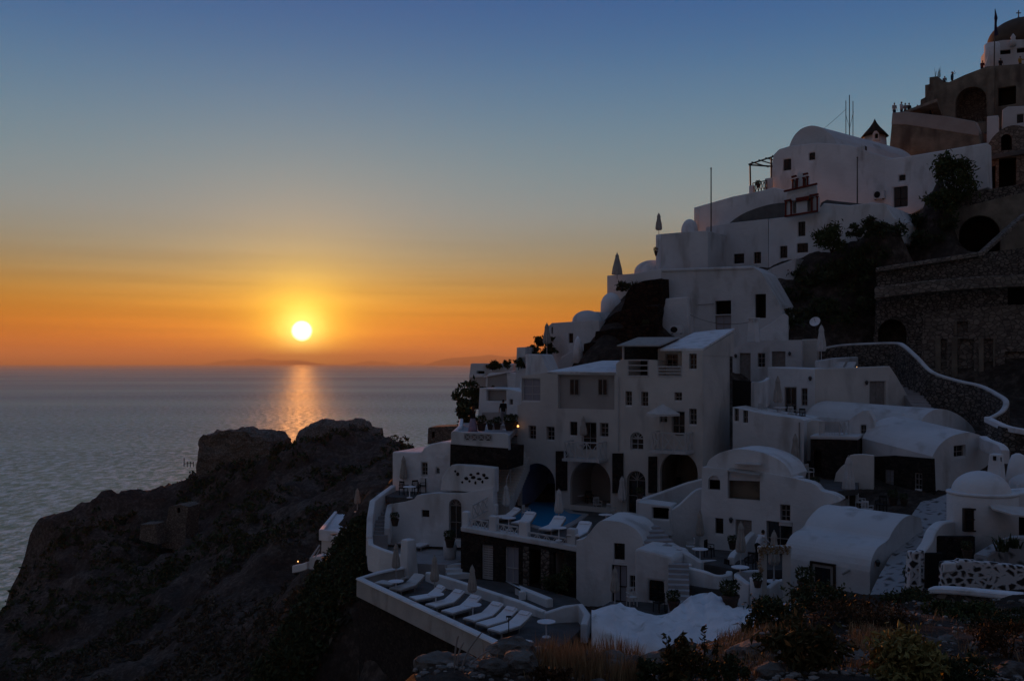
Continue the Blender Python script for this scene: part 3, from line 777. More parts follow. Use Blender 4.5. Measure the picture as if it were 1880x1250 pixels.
surf('pool_blue', (.22, .27, .42), (.17, .21, .33), .9, 1, .2, 5)
PW = [(925, 948), (950, 940), (968, 930), (985, 915), (1012, 912), (1030, 928), (1050, 940), (1075, 943), (1062, 953), (1035, 968), (1000, 970), (955, 957)]
bm = bmesh.new(); bm.faces.new([bm.verts.new(PZ(u, v, ZPOOL + .03)) for u, v in PW]); obj('water', bm, 'pool_water', sp_)
ring = [PZ(u, v, ZPOOL + .07) for u, v in PW]; ribbon('coping', sp_, [ring[0], ring[1], ring[2]], .08, .35, 'pale_floor'); ribbon('coping', sp_, ring[5:], .08, .45, 'pale_floor')

# ------------------------------------------------------------------ main cave house block
mp_ = Pl(950, 67, -30)
h = building('cave_hotel', 'tall cream white house with three big arches and crossed balconies beside the pool', 'house', mp_, 1100, 930)
wall('wall', h, mp_, [(950, 955), (1131, 960), (1131, 684), (1022, 684), (1004, 684), (957, 690), (957, 742), (950, 744)], 5.5, 'cream',
     [('w', 958, 694, 992, 738, {'mat': 'white_wood', 'pmat': 'pane_pale'}),
      ('w', 970, 781, 984, 808), ('w', 1003, 783, 1018, 810), ('w', 1046, 774, 1060, 802, {'mat': 'dark_wood'}), ('d', 1068, 775, 1095, 826), ('w', 1101, 776, 1117, 804),
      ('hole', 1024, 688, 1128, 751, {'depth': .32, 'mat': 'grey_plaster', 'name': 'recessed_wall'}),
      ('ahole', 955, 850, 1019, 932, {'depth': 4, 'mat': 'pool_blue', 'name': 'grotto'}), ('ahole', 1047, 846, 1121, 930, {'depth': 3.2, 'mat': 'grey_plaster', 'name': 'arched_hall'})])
wp = mp_.back(.27)
for a in ((1047, 697, 1062, 724), (1099, 697, 1114, 724)):
    q = rect(wp, *a); bm = prism(wp, [(x + k, z + j) for (x, z), (k, j) in zip(q, ((-.06, -.06), (.06, -.06), (.06, .06), (-.06, .06)))], .02); f_ = obj('window', bm, 'grey_wood', h)
    bm = bmesh.new(); pp = wp.back(-.012); cx = (q[0][0] + q[1][0]) / 2
    for (xa, xb) in ((q[0][0], cx - .03), (cx + .03, q[1][0])): bm.faces.new([bm.verts.new(pp.w(c)) for c in ((xa, q[0][1]), (xb, q[0][1]), (xb, q[2][1]), (xa, q[2][1]))])
    obj('pane', bm, 'pane', f_)
wall('wall', h, mp_.back(.004), [(1131, 960), (1290, 955), (1290, 640), (1252, 641), (1252, 690), (1207, 690), (1207, 662), (1191, 660), (1191, 690), (1152, 690), (1152, 660), (1140, 660), (1131, 668)], 5.4, 'cream',
     [('w', 1148, 718, 1160, 747), ('w', 1177, 719, 1190, 748), ('w', 1238, 720, 1252, 738), ('w', 1211, 756, 1225, 778), ('d', 1233, 755, 1257, 800), ('w', 1265, 750, 1279, 782), ('w', 1265, 649, 1279, 680),
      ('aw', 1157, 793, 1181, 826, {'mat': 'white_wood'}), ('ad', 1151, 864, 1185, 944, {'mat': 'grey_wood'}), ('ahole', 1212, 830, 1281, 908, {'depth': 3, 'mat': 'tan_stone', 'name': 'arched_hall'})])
wall('upper_room', h, mp_.back(1.4), [(1207, 700), (1275, 700), (1275, 640), (1215, 640), (1207, 640)], 3.5, 'cream', [('w', 1222, 650, 1244, 678)])
wall('upper_room', h, mp_.back(2.2), [(1140, 700), (1207, 700), (1207, 632), (1140, 634)], 2.5, 'black_stone')  # black wall set in for the shade of the opening under the pergola
lattice('railing', h, mp_, 1153, 661, 1190, 690, 1, style='h'); lattice('railing', h, mp_, 1208, 673, 1251, 691, 1, style='h')
for (a, b, c, e) in ((1020, 1040, 828, 900), (1124, 1143, 832, 905), (1190, 1205, 838, 905)):
    wall('stone_pier', h, mp_.back(-.14), [(a, e), (b, e), (b, c), (a, c)], .4, 'black_stone', bevel=0)
balcony(h, mp_, 1036, 812, 1098, 843, 1.3); balcony(h, mp_, 1196, 795, 1258, 828, 1.3)
e_ = -mp_.n
f0 = [mp_.pt(1004, 682), mp_.pt(1062, 682), mp_.pt(1133, 683)]
loft('roof', h, f0, [p + e_ * 6 + Vector((1.2, 0, .75)) for p in f0], 'white2')
f0 = [mp_.pt(1212, 640), mp_.pt(1250, 640), mp_.pt(1291, 639)]
loft('roof', h, f0, [p + e_ * 6.4 + Vector((0, 0, k)) for p, k in zip(f0, (1.2, 1.35, 1.4))], 'white2', .14)
sg = mp_.side(1290); z_ = mp_.pt(1290, 641).z
wall('gable', h, sg.back(-.02), [(0, z_ - .4), (6.3, z_ - .4), (6.3, z_ + 1.24), (0, z_ - .12)], .3, 'cream', is_st=True, bevel=0)
f0 = [mp_.pt(1137, 634, .4), mp_.pt(1216, 634, .4)]
loft('pergola_roof', h, f0, [p + e_ * 3.5 + Vector((0, 0, .6)) for p in f0], 'canvas', .08)
bm = bmesh.new(); bar(bm, mp_.pt(1143, 636, -.1), mp_.pt(1143, 662, -.1), .12); obj('pergola_post', bm, 'white_wood', h)
chimney(h, P(1383, 592, 70), .75, 1.4)

# low wing of steps and tables right of the pool
ql = Pl(1168, 56.5, -25)
h = building('terrace_wing', 'low white terrace box with a dark alcove beside the pool stairs', 'terrace', ql, 1200, 960)
wall('wall', h, ql, [(1168, 972), (1168, 921), (1230, 929), (1234, 985)], 1.6, 'white', [('hole', 1197, 932, 1228, 953, {'depth': 1.2})])
ribbon('parapet', h, [P(1172, 917, 58), P(1210, 904, 59.5), P(1262, 885, 60), P(1290, 878, 60)], 2.2, .4, 'white')
ribbon('stair_wall', h, soft([P(1228, 937, 56), P(1246, 926, 56), P(1262, 911, 56), P(1278, 898, 56), P(1292, 895, 56)], 3), 4.2, .4, 'white')
stairs('stair_flight', 'short flight of worn steps dropping from the terrace wing to the lower lane', P(1178, 962, 54.5), P(1224, 1012, 50.5), 1.7, 6, 'pale_floor')

# cottage with the curved gable parapet, below the pool deck
qc = Pl(1058, 53, -22)
h = building('curved_cottage', 'white cottage with a curved gable parapet and dark framed door below the pool deck', 'house', qc, 1120, 1110)
wall('wall', h, qc, [(1058, 1130)] + soft([(1058, 991), (1071, 989), (1083, 977), (1097, 960), (1110, 955), (1140, 958), (1164, 969), (1177, 984), (1184, 1004)], 3) + [(1184, 1130)], 3.2, 'white',
     [('w', 1127, 997, 1147, 1031, {'mat': 'dark_wood'}), ('d', 1123, 1037, 1151, 1106, {'mat': 'dark_wood', 'pmat': 'pane_pale'}), ('w', 1156, 1056, 1166, 1090)], bevel=.12)
qd = Pl(1165, 50, -28)
wall('front_wing', h, qd, [(1165, 1128), (1165, 1009), (1172, 1006), (1231, 1021), (1237, 1027), (1234, 1060), (1226, 1120)], 2.6, 'white', [('w', 1190, 1066, 1218, 1108, {'mat': 'dark_wood'})], bevel=.12)
slab('yard_floor', h, -12.1, [(1078, 1128), (1120, 1104), (1230, 1104), (1215, 1140), (1100, 1150)], .5, 'floor_stone')
stairs('stair_flight', 'steep narrow steps between the front wing and the rounded parapet', P(1246, 1030, 49.2), P(1246, 1108, 45.6), 1.0, 8, 'pale_floor')

# whitewashed rock at the foot of the lane
secs = [(1086, 1121, 43.5, 1150, 41), (1130, 1109, 44, 1172, 40.2), (1165, 1118, 43.5, 1183, 39.5), (1205, 1129, 43, 1192, 39), (1238, 1120, 43.5, 1198, 38.5), (1262, 1098, 44.5, 1200, 38), (1292, 1088, 45, 1200, 37.5), (1320, 1094, 44.5, 1195, 37), (1345, 1110, 43.5, 1182, 36.5), (1378, 1117, 43, 1168, 36), (1425, 1119, 42.5, 1152, 35.5), (1456, 1118, 42, 1142, 35.5)]
bm = bmesh.new(); rows = []
S2 = soft(secs, 4)
for i, (u, vb, db, vf, df) in enumerate(S2):
    a = P(u, vb, db); b = P(u, vf, df); row = [bm.verts.new(a + Vector((0, .25, -2.5))), bm.verts.new(a + Vector((0, .15, -.15)))]
    for k in range(9):
        t_ = k / 8; p = a.lerp(b, t_); bulge = (.55 + .25 * noise.noise(Vector((u * .03, t_ * 2, 1)))) * math.sin(math.pi * t_) ** .6 * (.3 + .7 * (1 - t_))
        jit = .2 * noise.fractal(Vector((u * .05, t_ * 3.4, 4)), .7, 2.2, 5) - .16 * abs(noise.noise(Vector((u * .06, t_ * 2.2, 8))))
        row.append(bm.verts.new(p + Vector((0, 0, bulge * .8 + (jit if 0 < k else 0)))))
    row.append(bm.verts.new(b + Vector((0, -.2, -1.5)))); rows.append(row)
for A_, B_ in zip(rows, rows[1:]):
    for i in range(len(A_) - 1): bm.faces.new((A_[i], A_[i + 1], B_[i + 1], B_[i]))
tag(obj('whitewashed_rock', bm, 'white2', smooth=True), 'rough whitewashed rock bank along the bottom edge of the village', 'rock wall')

# ------------------------------------------------------------------ middle cottage with vault and long curved parapet
qm = Pl(1290, 55, -30)
h = building('vault_cottage', 'white cottage with a small barrel vault and a sail shaded loggia over the tea terrace', 'house', qm, 1380, 1000)
wall('wall', h, qm, [(1285, 1030), (1289, 857), (1335, 861), (1396, 866), (1450, 876)] + soft([(1490, 886), (1500, 892), (1508, 901), (1530, 907), (1546, 918), (1522, 927), (1500, 942), (1487, 962), (1479, 990)], 3) + [(1470, 1035)], .9, 'white',
     [('ahole', 1300, 873, 1322, 899, {'depth': .8}), ('hole', 1336, 867, 1395, 917, {'depth': .85, 'mat': 'tan_stone', 'name': 'loggia'}), ('w', 1432, 926, 1451, 959), ('w', 1313, 951, 1328, 983, {'mat': 'dark_wood'}), ('sd', 1350, 954, 1380, 1014), ('d', 1407, 957, 1455, 1012, {'mat': 'grey_wood', 'pmat': 'pane'})], bevel=.1)
vp = qm.back(.2)
wall('vault', h, vp, [(1293, 880), (1294, 860)] + soft([(1296, 856), (1303, 843), (1322, 831), (1350, 824), (1385, 827), (1415, 836), (1440, 851), (1453, 872)], 3) + [(1450, 885)], 2.6, 'white', ext=-qm.n + Vector((.1, 0, .0)), smooth=False)
f0 = [qm.pt(1341, 862, .5), qm.pt(1370, 866, .6), qm.pt(1397, 870, .5)]
b0 = [P(1352, 845, 56.5), P(1385, 842, 56.5), P(1436, 848, 55.5)]
loft('sail_cloth', h, f0, b0, 'canvas', .05)
f1 = [qm.pt(1352, 858, .2) + Vector((0, 0, .25)), qm.pt(1398, 862, .2) + Vector((0, 0, .3))]
loft('sail_cloth', h, f1, [P(1362, 836, 57), P(1420, 836, 56)], 'canvas_pale', .05)
slab('floor', h, -10.35, [(1258, 1034), (1288, 1000), (1480, 1000), (1468, 1046), (1345, 1045), (1300, 1036)], .4, 'floor_stone')
slab('lower_floor', h, -11.0, [(1262, 1076), (1262, 1052), (1340, 1050), (1405, 1062), (1398, 1086), (1320, 1082)], .4, 'floor_stone')
slab('upper_floor', h, -6.85, [(1395, 884), (1450, 862), (1580, 862), (1575, 898), (1505, 905)], .3, 'floor_stone')
t = thing('rounded_parapet', 'rounded white parapet curling round the tea terrace seats', 'parapet', P(1300, 1080, 48.5))
ribbon('wall', t, soft([P(1326, 1028, 51.8), P(1290, 1028, 51.2), P(1259, 1036, 49.6), P(1262, 1040, 49), P(1292, 1047, 48.4), P(1316, 1055, 48), P(1336, 1053, 48.3), P(1339, 1047, 49)], 4), 1.15, .34, 'white')
t = thing('sloping_wall', 'thick sloping white wall beside the steps to the lower lane', 'wall', P(1260, 1030, 51))
ribbon('wall', t, soft([P(1230, 995, 51.8), P(1246, 1004, 51), P(1270, 1019, 50.2), P(1290, 1031, 49.8)], 3), 1.3, .42, 'white')
t = thing('sloping_wall', 'short sloping white wall behind the round tea table', 'wall', P(1360, 1020, 50))
ribbon('wall', t, soft([P(1342, 1022, 50.5), P(1348, 1012, 51.5), P(1360, 1003, 52), P(1372, 985, 53), P(1386, 972, 54)], 3), 1.2, .36, 'white')
t = thing('curved_parapet', 'curved white parapet with a round planter column beside the flowered gate', 'parapet', P(1370, 1090, 46))
ribbon('wall', t, soft([P(1394, 1046, 47.5), P(1372, 1047, 47), P(1354, 1052, 46.2), P(1360, 1060, 45.4), P(1378, 1072, 44.8)], 3), 1.3, .34, 'white')
bm = bmesh.new(); lathe(bm, [(.26, -1.5), (.26, -.2), (.30, 0), (.22, .02)], 18, P(1388, 1061, 44.5)); obj('column', bm, 'white', t, True)

# gate with a garland, in front of the tea terrace
qg = Pl(1393, 45.2, -12)
g = building('flower_gate', 'square white gate frame hung with a dried garland before the big vault', 'gate', qg, 1420, 1100)
wall('post', g, qg, [(1393, 1118), (1408, 1118), (1408, 1012), (1393, 1010)], .4, 'cream'); wall('post', g, qg, [(1437, 1124), (1452, 1124), (1452, 1008), (1437, 1008)], .4, 'cream')
wall('lintel', g, qg.back(-.03), [(1391, 1016), (1453, 1016), (1453, 1003), (1391, 1004)], .46, 'cream')
ribbon('low_wall', g, [P(1408, 1078, 45.6), P(1424, 1066, 46), P(1438, 1062, 46.2)], 1.3, .3, 'white')

# ------------------------------------------------------------------ big barrel vault in front
qv = Pl(1597, 44.5, 45)
T_ = Vector((-.72, .70, .02))
h = building('barrel_vault_house', 'large smooth white barrel vaulted house above the whitewashed rock', 'house', qv, 1597, 1090)
prof = [(1597, 1110), (1597, 1050)] + soft([(1598, 1040), (1602, 1022), (1612, 1004), (1630, 991), (1638, 976), (1648, 962), (1660, 950), (1672, 945)], 3) + [(1690, 950), (1700, 1000), (1650, 1090)]
wall('vault', h, qv, prof, 4.3, 'white', ext=T_, bevel=0)
fp = Pl(1597, 44.5, math.degrees(math.atan2(-.70, .72)))
q = rect(fp, 1492, 1036, 1531, 1086)
bm = prism(fp.back(-.1), [(x + k, z + j) for (x, z), (k, j) in zip(q, ((-.1, 0), (.1, 0), (.1, .1), (-.1, .1)))], .16, [q], hdepth=.1); f_ = obj('window', bm, 'dark_wood', h)
bm = prism(fp.back(-.06), inset_poly(q, .02), .05, [inset_poly(q, .14)], hdepth=.05); obj('sash', bm, 'grey_wood', f_)
bm = bmesh.new(); bm.faces.new([bm.verts.new(fp.back(-.02).w(p)) for p in q]); obj('pane', bm, 'pane', f_)
t = thing('roof_terrace', 'small walled terrace behind the big barrel vault with a round table', 'terrace', P(1570, 945, 51))
slab('floor', t, -8.05, [(1500, 950), (1530, 918), (1660, 912), (1660, 962), (1560, 966)], .3, 'floor_stone')
ribbon('parapet', t, soft([P(1552, 914, 54.5), P(1530, 922, 53.2), P(1519, 931, 52), P(1528, 944, 50.6), P(1560, 951, 49.8), P(1600, 957, 49.2), P(1630, 952, 49.4), P(1642, 946, 50)], 4), 1.3, .36, 'white')

# ------------------------------------------------------------------ barrel roofed house with dark stone front
qh = Pl(1712, 55, 35)
T_ = P(1583, 804, 59) - P(1712, 838, 55)
h = building('stone_front_house', 'barrel roofed white house with a black stone front and two pale windows', 'house', qh, 1712, 930)
prof = [(1712, 925), (1712, 838)] + soft([(1714, 834), (1724, 818), (1742, 803), (1766, 795), (1788, 795), (1812, 806), (1832, 828), (1846, 850)], 3) + [(1870, 900), (1800, 960)]
wall('vault', h, qh, prof, T_.length, 'white', [('w', 1751, 817, 1773, 841)], ext=T_, bevel=0)
dd = -T_; yaw_f = math.degrees(math.atan2(dd.y, dd.x)); qf = Pl(1714, 54.75, yaw_f)
wall('stone_front', h, qf, [(1604, 930), (1604, 838), (1640, 836), (1712, 842), (1716, 950)], .2, 'black_stone', [('w', 1625, 862, 1641, 896, {'mat': 'grey_wood', 'pmat': 'pane_pale', 'rec': .05}), ('w', 1679, 868, 1693, 901, {'mat': 'grey_wood', 'pmat': 'pane', 'rec': .05})], bevel=0)
q2 = Pl(1700, 61, 35)
wall('rear_vault', h, q2, [(1685, 860), (1686, 790)] + soft([(1688, 780), (1698, 763), (1716, 752), (1738, 752), (1764, 764), (1786, 784), (1796, 805)], 3) + [(1800, 860)], 7, 'white', ext=Vector((-.8, .5, .05)), bevel=0)
qw = Pl(1552, 60, -30)
wall('end_wall', h, qw, [(1552, 900), (1553, 775), (1565, 764), (1583, 753), (1594, 752), (1604, 772), (1608, 800), (1608, 900)], 1.2, 'white', [('w', 1580, 780, 1590, 799), ('w', 1573, 806, 1583, 846)])
t = thing('stub_wall', 'white stub wall with a rounded shoulder between two dark stone fronts', 'wall', P(1560, 900, 56.5))
wall('wall', t, Pl(1530, 57, -25), [(1530, 925), (1531, 885)] + soft([(1535, 868), (1545, 856), (1556, 848), (1560, 836), (1585, 834)], 3) + [(1604, 836), (1604, 930)], .4, 'cream')

# dark stone store with a lattice fence on top, and the big white wall before it
qs = Pl(1490, 58.5, -25)
h = building('stone_store', 'black stone store room with a fine lattice fence on its roof', 'house', qs, 1530, 880)
wall('wall', h, qs, [(1488, 905), (1488, 801), (1574, 803), (1575, 905)], 3, 'black_stone', [('hole', 1494, 826, 1508, 872, {'depth': .8, 'mat': 'dark_wood'})], bevel=0)
wall('roof_edge', h, qs.back(-.06), [(1487, 806), (1487, 799), (1576, 801), (1576, 808)], 3.1, 'white')
lattice('fence', h, qs.back(.1), 1505, 775, 1541, 800, 1, style='grid'); sloped_lattice('fence', h, qs.pt(1541, 800, -.1), qs.pt(1553, 800, -1.5), .82, 2)
qi = Pl(1345, 62, -30)
h = building('long_white_house', 'broad plain white house wall topped by a small seating terrace', 'house', qi, 1400, 860)
wall('wall', h, qi, [(1345, 880), (1345, 747), (1380, 755), (1398, 759), (1470, 769), (1476, 772), (1476, 900)], 4.2, 'white', [('w', 1348, 750, 1356, 776), ('w', 1364, 753, 1373, 779)], bevel=.1)
wall('side_wing', h, Pl(1477, 60.5, -10), [(1477, 890), (1477, 776), (1490, 771), (1514, 773), (1514, 890)], 2.5, 'cream')
wall('dark_screen', h, Pl(1345, 65, -35), [(1345, 748), (1345, 697), (1379, 700), (1379, 747)], .15, 'black_wood', bevel=0)
ribbon('curved_parapet', h, soft([P(1379, 701, 64.5), P(1392, 701, 64), P(1404, 698, 65), P(1410, 693, 67)], 3), 1.8, .3, 'white')
qj = Pl(1410, 67, -30)
h = building('cube_house', 'cube shaped white house with a flat sun deck on the roof', 'house', qj, 1450, 770)
wall('wall', h, qj, [(1408, 785), (1409, 674), (1496, 677), (1496, 790)], 6, 'white', [('d', 1440, 711, 1462, 766), ('w', 1471, 713, 1482, 747)], bevel=.1)
sd_ = Pl(1496, qj.d(1496), 25)
wall('side_wall', h, sd_.back(-.01), [(1497, 790), (1497, 677), (1560, 675), (1634, 672), (1646, 690), (1672, 735), (1690, 765), (1690, 790)], .5, 'cream', [('sd', 1597, 700, 1627, 753), ('hole', 1529, 755, 1541, 772, {'depth': .5})], bevel=.06)
ribbon('roof_parapet', h, [P(1500, 662, 70), P(1530, 657, 72), P(1570, 655, 75), P(1612, 656, 78), P(1636, 662, 79)], 1.0, .35, 'white')
stairs('stair_flight', 'outside stair climbing beside the cube house to the upper path', P(1650, 690, 74), P(1705, 762, 64), 1.2, 14, 'pale_floor')
qk = Pl(1352, 76, -22)
h = building('shutter_house', 'flat roofed white house with a grey door and closed shutters below the chimney', 'house', qk, 1420, 715)
wall('wall', h, qk, [(1345, 760), (1345, 640), (1372, 628), (1386, 625), (1472, 624), (1472, 740)], 4, 'white', [('sd', 1358, 648, 1378, 702), ('w', 1391, 648, 1405, 676), ('sh', 1417, 645, 1442, 673)])
wall('side_wing', h, qk.back(1.2), [(1472, 700), (1472, 623), (1500, 622), (1501, 700)], 2, 'cream')

# ------------------------------------------------------------------ left wing: cottage, people terrace, stairs, patio
def onz(pl, u, off, z):
    p = pl.pt(u, 900, off); return Vector((p.x, p.y, z))
qL = Pl(720, 66.5, -22)
h = building('corner_cottage', 'bluish white cottage with a rounded roof end above the patio', 'house', qL, 770, 905)
wall('wall', h, qL, [(720, 915), (720, 829), (773, 830), (778, 822), (790, 815), (808, 811), (830, 811), (831, 905)], 4.5, 'white2', [('w', 773, 849, 784, 874), ('w', 800, 859, 806, 872)], bevel=.1)
slab('terrace_floor', h, -8.6, [Vector((PZ(690, 905, -8.6))), (718, 898), (835, 898), onz(Pl(712, 63, -18), 860, -.2, -8.6), onz(Pl(712, 63, -18), 716, -.2, -8.6)], .4, 'floor_stone')
qP = Pl(712, 63, -18)
wall('terrace_wall', h, qP, [(712, 1000), (712, 926), (742, 921), (760, 916), (765, 909), (800, 905), (850, 905), (905, 895), (908, 975), (850, 1005)], .8, 'white', [('w', 774, 936, 788, 952, {'mat': 'dark_wood'}), ('ad', 824, 916, 847, 990, {'mat': 'grey_wood'})], bevel=.1)
ribbon('stair_wall', h, [P(722, 890, 66), P(704, 903, 64), P(684, 918, 62.5), P(679, 950, 61), P(678, 985, 60)], [2, 2, 2.5, 1.6, 1.2], .4, 'white')
ribbon('stair_wall', h, [P(716, 925, 63), P(712, 945, 62), P(711, 970, 61.2)], [2, 1.6, 1], .4, 'white')
stairs('stair_flight', 'grey steps rising from the lounger patio to the corner cottage', P(700, 912, 65), P(697, 985, 61), 1.0, 11, 'pale_floor')
p_ = thing('patio', 'paved patio with two white loungers below the corner cottage', 'patio', PZ(770, 1010, ZPAT))
slab('floor', p_, ZPAT, [(676, 992), (700, 978), (850, 975), (852, 1028), (820, 1036), (757, 1034), (700, 1012)], 1.1, 'pale_floor')
ribbon('parapet', p_, [P(679, 984, 60.3), P(681, 998, 59.4), P(700, 1006, 58.6), P(742, 1020, 57.6)], 1.6, .36, 'white')
bm = bmesh.new(); lathe(bm, [(.62, -2.6), (.45, -.3), (.42, 0), (.2, .05)], 4, P(750, 990, 57)); o = tag(obj('chimney_stack', bm, 'white', bevel=.05), 'square white chimney stack standing at the front of the lounger patio', 'chimney')
stairs('stair_flight', 'three white steps from the patio down to the dark courtyard', P(836, 1030, 58), P(844, 1056, 56.4), 1.4, 3, 'white')
bm = bmesh.new(); lathe(bm, [(.35, -1.3), (.42, -.4), (.30, -.05), (.12, 0)], 12, P(826, 990, 59)); tag(obj('garden_niche', bm, 'white', smooth=True), 'rounded white pillar holding a dark shrub beside the three steps', 'pillar')

qT = Pl(826, 63, -20)
h = building('view_terrace', 'terrace on a black stone wall where two people look at the sunset', 'terrace', qT, 880, 850)
wall('stone_wall', h, qT.back(-.03), [(826, 858), (827, 815), (933, 823), (932, 862)], 3, 'black_stone', bevel=0)
wall('parapet', h, qT, [(828, 818), (828, 795), (832, 791), (850, 793), (926, 795), (933, 799), (934, 826)], .4, 'white', [('hole', 852, 797, 903, 809, {'depth': .36, 'mat': 'void'})])
lattice('railing', h, qT.back(-.02), 852, 796, 903, 809, 4)
wall('spotted_wall', h, qT.back(-1.0), [(808, 900), (811, 876), (820, 862), (829, 853), (870, 855), (908, 859), (908, 905)], .8, 'white')
for k in range(13):
    bm = bmesh.new(); u = 836 + (k * 53 % 61); v = 865 + (k * 29 % 22); c = qT.back(-1.0).pt(u, v)
    blob(bm, c, (.08 + .05 * (k % 3), .05, .08 + .03 * (k % 2)), 2, .25); obj('set_stone', bm, 'black_stone', h)
slab('floor', h, -4.55, [onz(qT, 830, -.3, -4.55), onz(qT, 933, -.3, -4.55), (965, 770), (876, 768), (850, 775)], .3, 'pale_floor')
ribbon('side_parapet', h, [P(832, 793, 63.5), P(845, 781, 68), P(847, 768, 72)], 1.2, .3, 'white2')
ribbon('bench_wall', h, [P(876, 776, 69), P(905, 783, 68), P(935, 788, 67)], .5, .4, 'white2')
s_ = stairs('stair_flight', 'long white stair between the pool and the view terrace', P(948, 836, 66.2), P(910, 922, 62.5), 1.9, 17, 'cream')
stairs('stair_flight', 'upper white stair flight hugging the cream hotel wall', P(952, 800, 69), P(947, 838, 66), 1.3, 8, 'cream')
for (a, b) in ((P(932, 815, 65), P(899, 895, 61.8)), (P(949, 822, 65), P(930, 880, 62))):
    hr = thing('handrail', 'pale pipe handrail along the ' + ('outer' if a.x < 0 else 'inner') + ' side of the long white stair', 'handrail', b)
    bm = bmesh.new(); tube(bm, [a, b], .035, 6); obj('rail', bm, 'white_wood', hr)
    for t_ in (0, .33, .66, 1): bm = bmesh.new(); p = a.lerp(b, t_); tube(bm, [p, p - Vector((0, 0, .95))], .03, 6); obj('post', bm, 'white_wood', hr)
pl_ = thing('stair_railing', 'small crossed railing and gate pier where the long stair meets the pool', 'railing', P(895, 945, 60))
sloped_lattice('panel', pl_, P(868, 952, 59.5), P(896, 936, 61), .8, 3); wall('pier', pl_, Pl(896, 61, -20), [(896, 948), (911, 949), (911, 926), (896, 925)], .45, 'white')
# ------------------------------------------------------------------ houses on the far edge above the sea
a = Pl(862, 88, -28); h = building('edge_house', 'outermost white house of the village with a cream lower wall over the sea', 'house', a, 880, 725)
wall('wall', h, a, [(860, 735), (861, 690), (864, 667), (905, 667), (942, 668), (942, 735)], 4, 'white', [('hole', 875, 681, 889, 686, {'depth': .6})]); wall('lower_wall', h, a.back(-.3), [(861, 728), (862, 693), (893, 692), (893, 728)], 2, 'grey_plaster'); wall('roof_edge', h, a.back(-.35), [(861, 693), (862, 688), (893, 687), (893, 692)], 2, 'white')
a = Pl(888, 82, -28); h = building('grey_walled_house', 'house with a grey plaster gable and slanting white roof near the sea edge', 'house', a, 930, 750)
wall('wall', h, a, [(886, 770), (892, 690), (898, 685), (933, 683), (962, 688), (962, 770)], 4, 'white'); wall('gable', h, a.back(-.04), [(894, 712), (895, 691), (930, 684), (932, 712)], .3, 'grey_plaster')
loft('roof', h, [a.pt(890, 690, .2), a.pt(936, 681, .2)], [a.pt(900, 684, -3), a.pt(945, 676, -3)], 'white2', .12)
a = Pl(876, 76, -28); h = building('open_loggia_house', 'white house with a broad open loggia behind the view terrace', 'house', a, 920, 790)
wall('wall', h, a, [(875, 800), (877, 770), (880, 712), (930, 713), (962, 720), (962, 800)], 3, 'white', [('hole', 893, 716, 929, 736, {'depth': .5, 'mat': 'grey_plaster', 'name': 'loggia'}), ('w', 935, 733, 941, 745)]); wall('plinth', h, a.back(-.25), [(884, 800), (884, 757), (926, 756), (926, 800)], 1, 'grey_plaster')
a = Pl(966, 76, -25); h = building('parapet_house', 'white house front with a sloping parapet and one sunlit edge', 'house', a, 980, 700)
wall('wall', h, a, [(945, 760), (957, 690), (968, 688), (969, 650), (993, 650), (1007, 684), (1010, 760)], 2.4, 'white'); round_corner('sunlit_corner', h, a.pt(970, 650, -.15), .26, 3.0)
a = Pl(948, 80, -25); h = building('chapel_cube', 'small white cube house among dark plants beside the folded parasol', 'house', a, 960, 690)
wall('wall', h, a, [(945, 720), (949, 638), (964, 637), (968, 700), (968, 720)], 2.5, 'white', [('hole', 957, 655, 966, 676, {'depth': .6})])
a = Pl(1008, 83, -28); h = building('gable_house', 'white house with a chamfered roof and single dark window under the small dome', 'house', a, 1040, 660)
wall('wall', h, a, [(1005, 700), (1007, 598), (1013, 593), (1086, 588), (1100, 588), (1100, 700)], 4, 'white', [('w', 1044, 612, 1052, 632, {'mat': 'dark_wood'}), ('hole', 1012, 601, 1015, 613, {'depth': .3})])
dome('dome', h, a.back(3).pt(1078, 590), 1.3, .95); wall('stair_wall', h, a.back(-.6), [(1020, 690), (1030, 655), (1058, 640), (1070, 700)], .6, 'white')
bm = bmesh.new(); lathe(bm, [(.45, -2.2), (.36, -.9), (.22, -.3), (.05, 0)], 16, P(1061, 617, 80)); obj('sunlit_buttress', bm, 'white2', h, True)
a = Pl(1070, 80, -28); h = building('red_stone_wall', 'dark red stone garden wall above the flat white roof', 'wall', a, 1100, 660)
wall('wall', h, a, [(1070, 690), (1072, 631), (1085, 628), (1148, 629), (1150, 690)], .6, 'red_rock', bevel=0)
a = Pl(1150, 82.5, -30); h = building('red_stone_terrace', 'rough dark red terrace walls stepped into the rock between white houses', 'wall', a, 1180, 600)
wall('upper_wall', h, a, [(1140, 575), (1150, 540), (1166, 522), (1190, 515), (1216, 511), (1216, 570)], 1.5, 'red_rock', bevel=0); roughen(h.children[0], 3, .16, 1.2)
o = wall('middle_wall', h, a.back(-2), [(1098, 610), (1112, 588), (1132, 572), (1160, 565), (1206, 560), (1204, 606)], 1.5, 'red_rock', bevel=0); roughen(o, 3, .16, 1.2)
o = wall('lower_wall', h, a.back(-3.6), [(1086, 640), (1094, 612), (1130, 603), (1170, 600), (1192, 598), (1188, 640)], 1.5, 'red_rock', bevel=0); roughen(o, 3, .16, 1.2)
a = Pl(1075, 86, -30); h = building('stepped_house', 'stepped white houses with two little domes beside the red rock', 'house', a, 1100, 600)
wall('wall', h, a, [(1070, 640), (1073, 585), (1088, 572), (1108, 573), (1125, 600), (1125, 640)], 3, 'white')
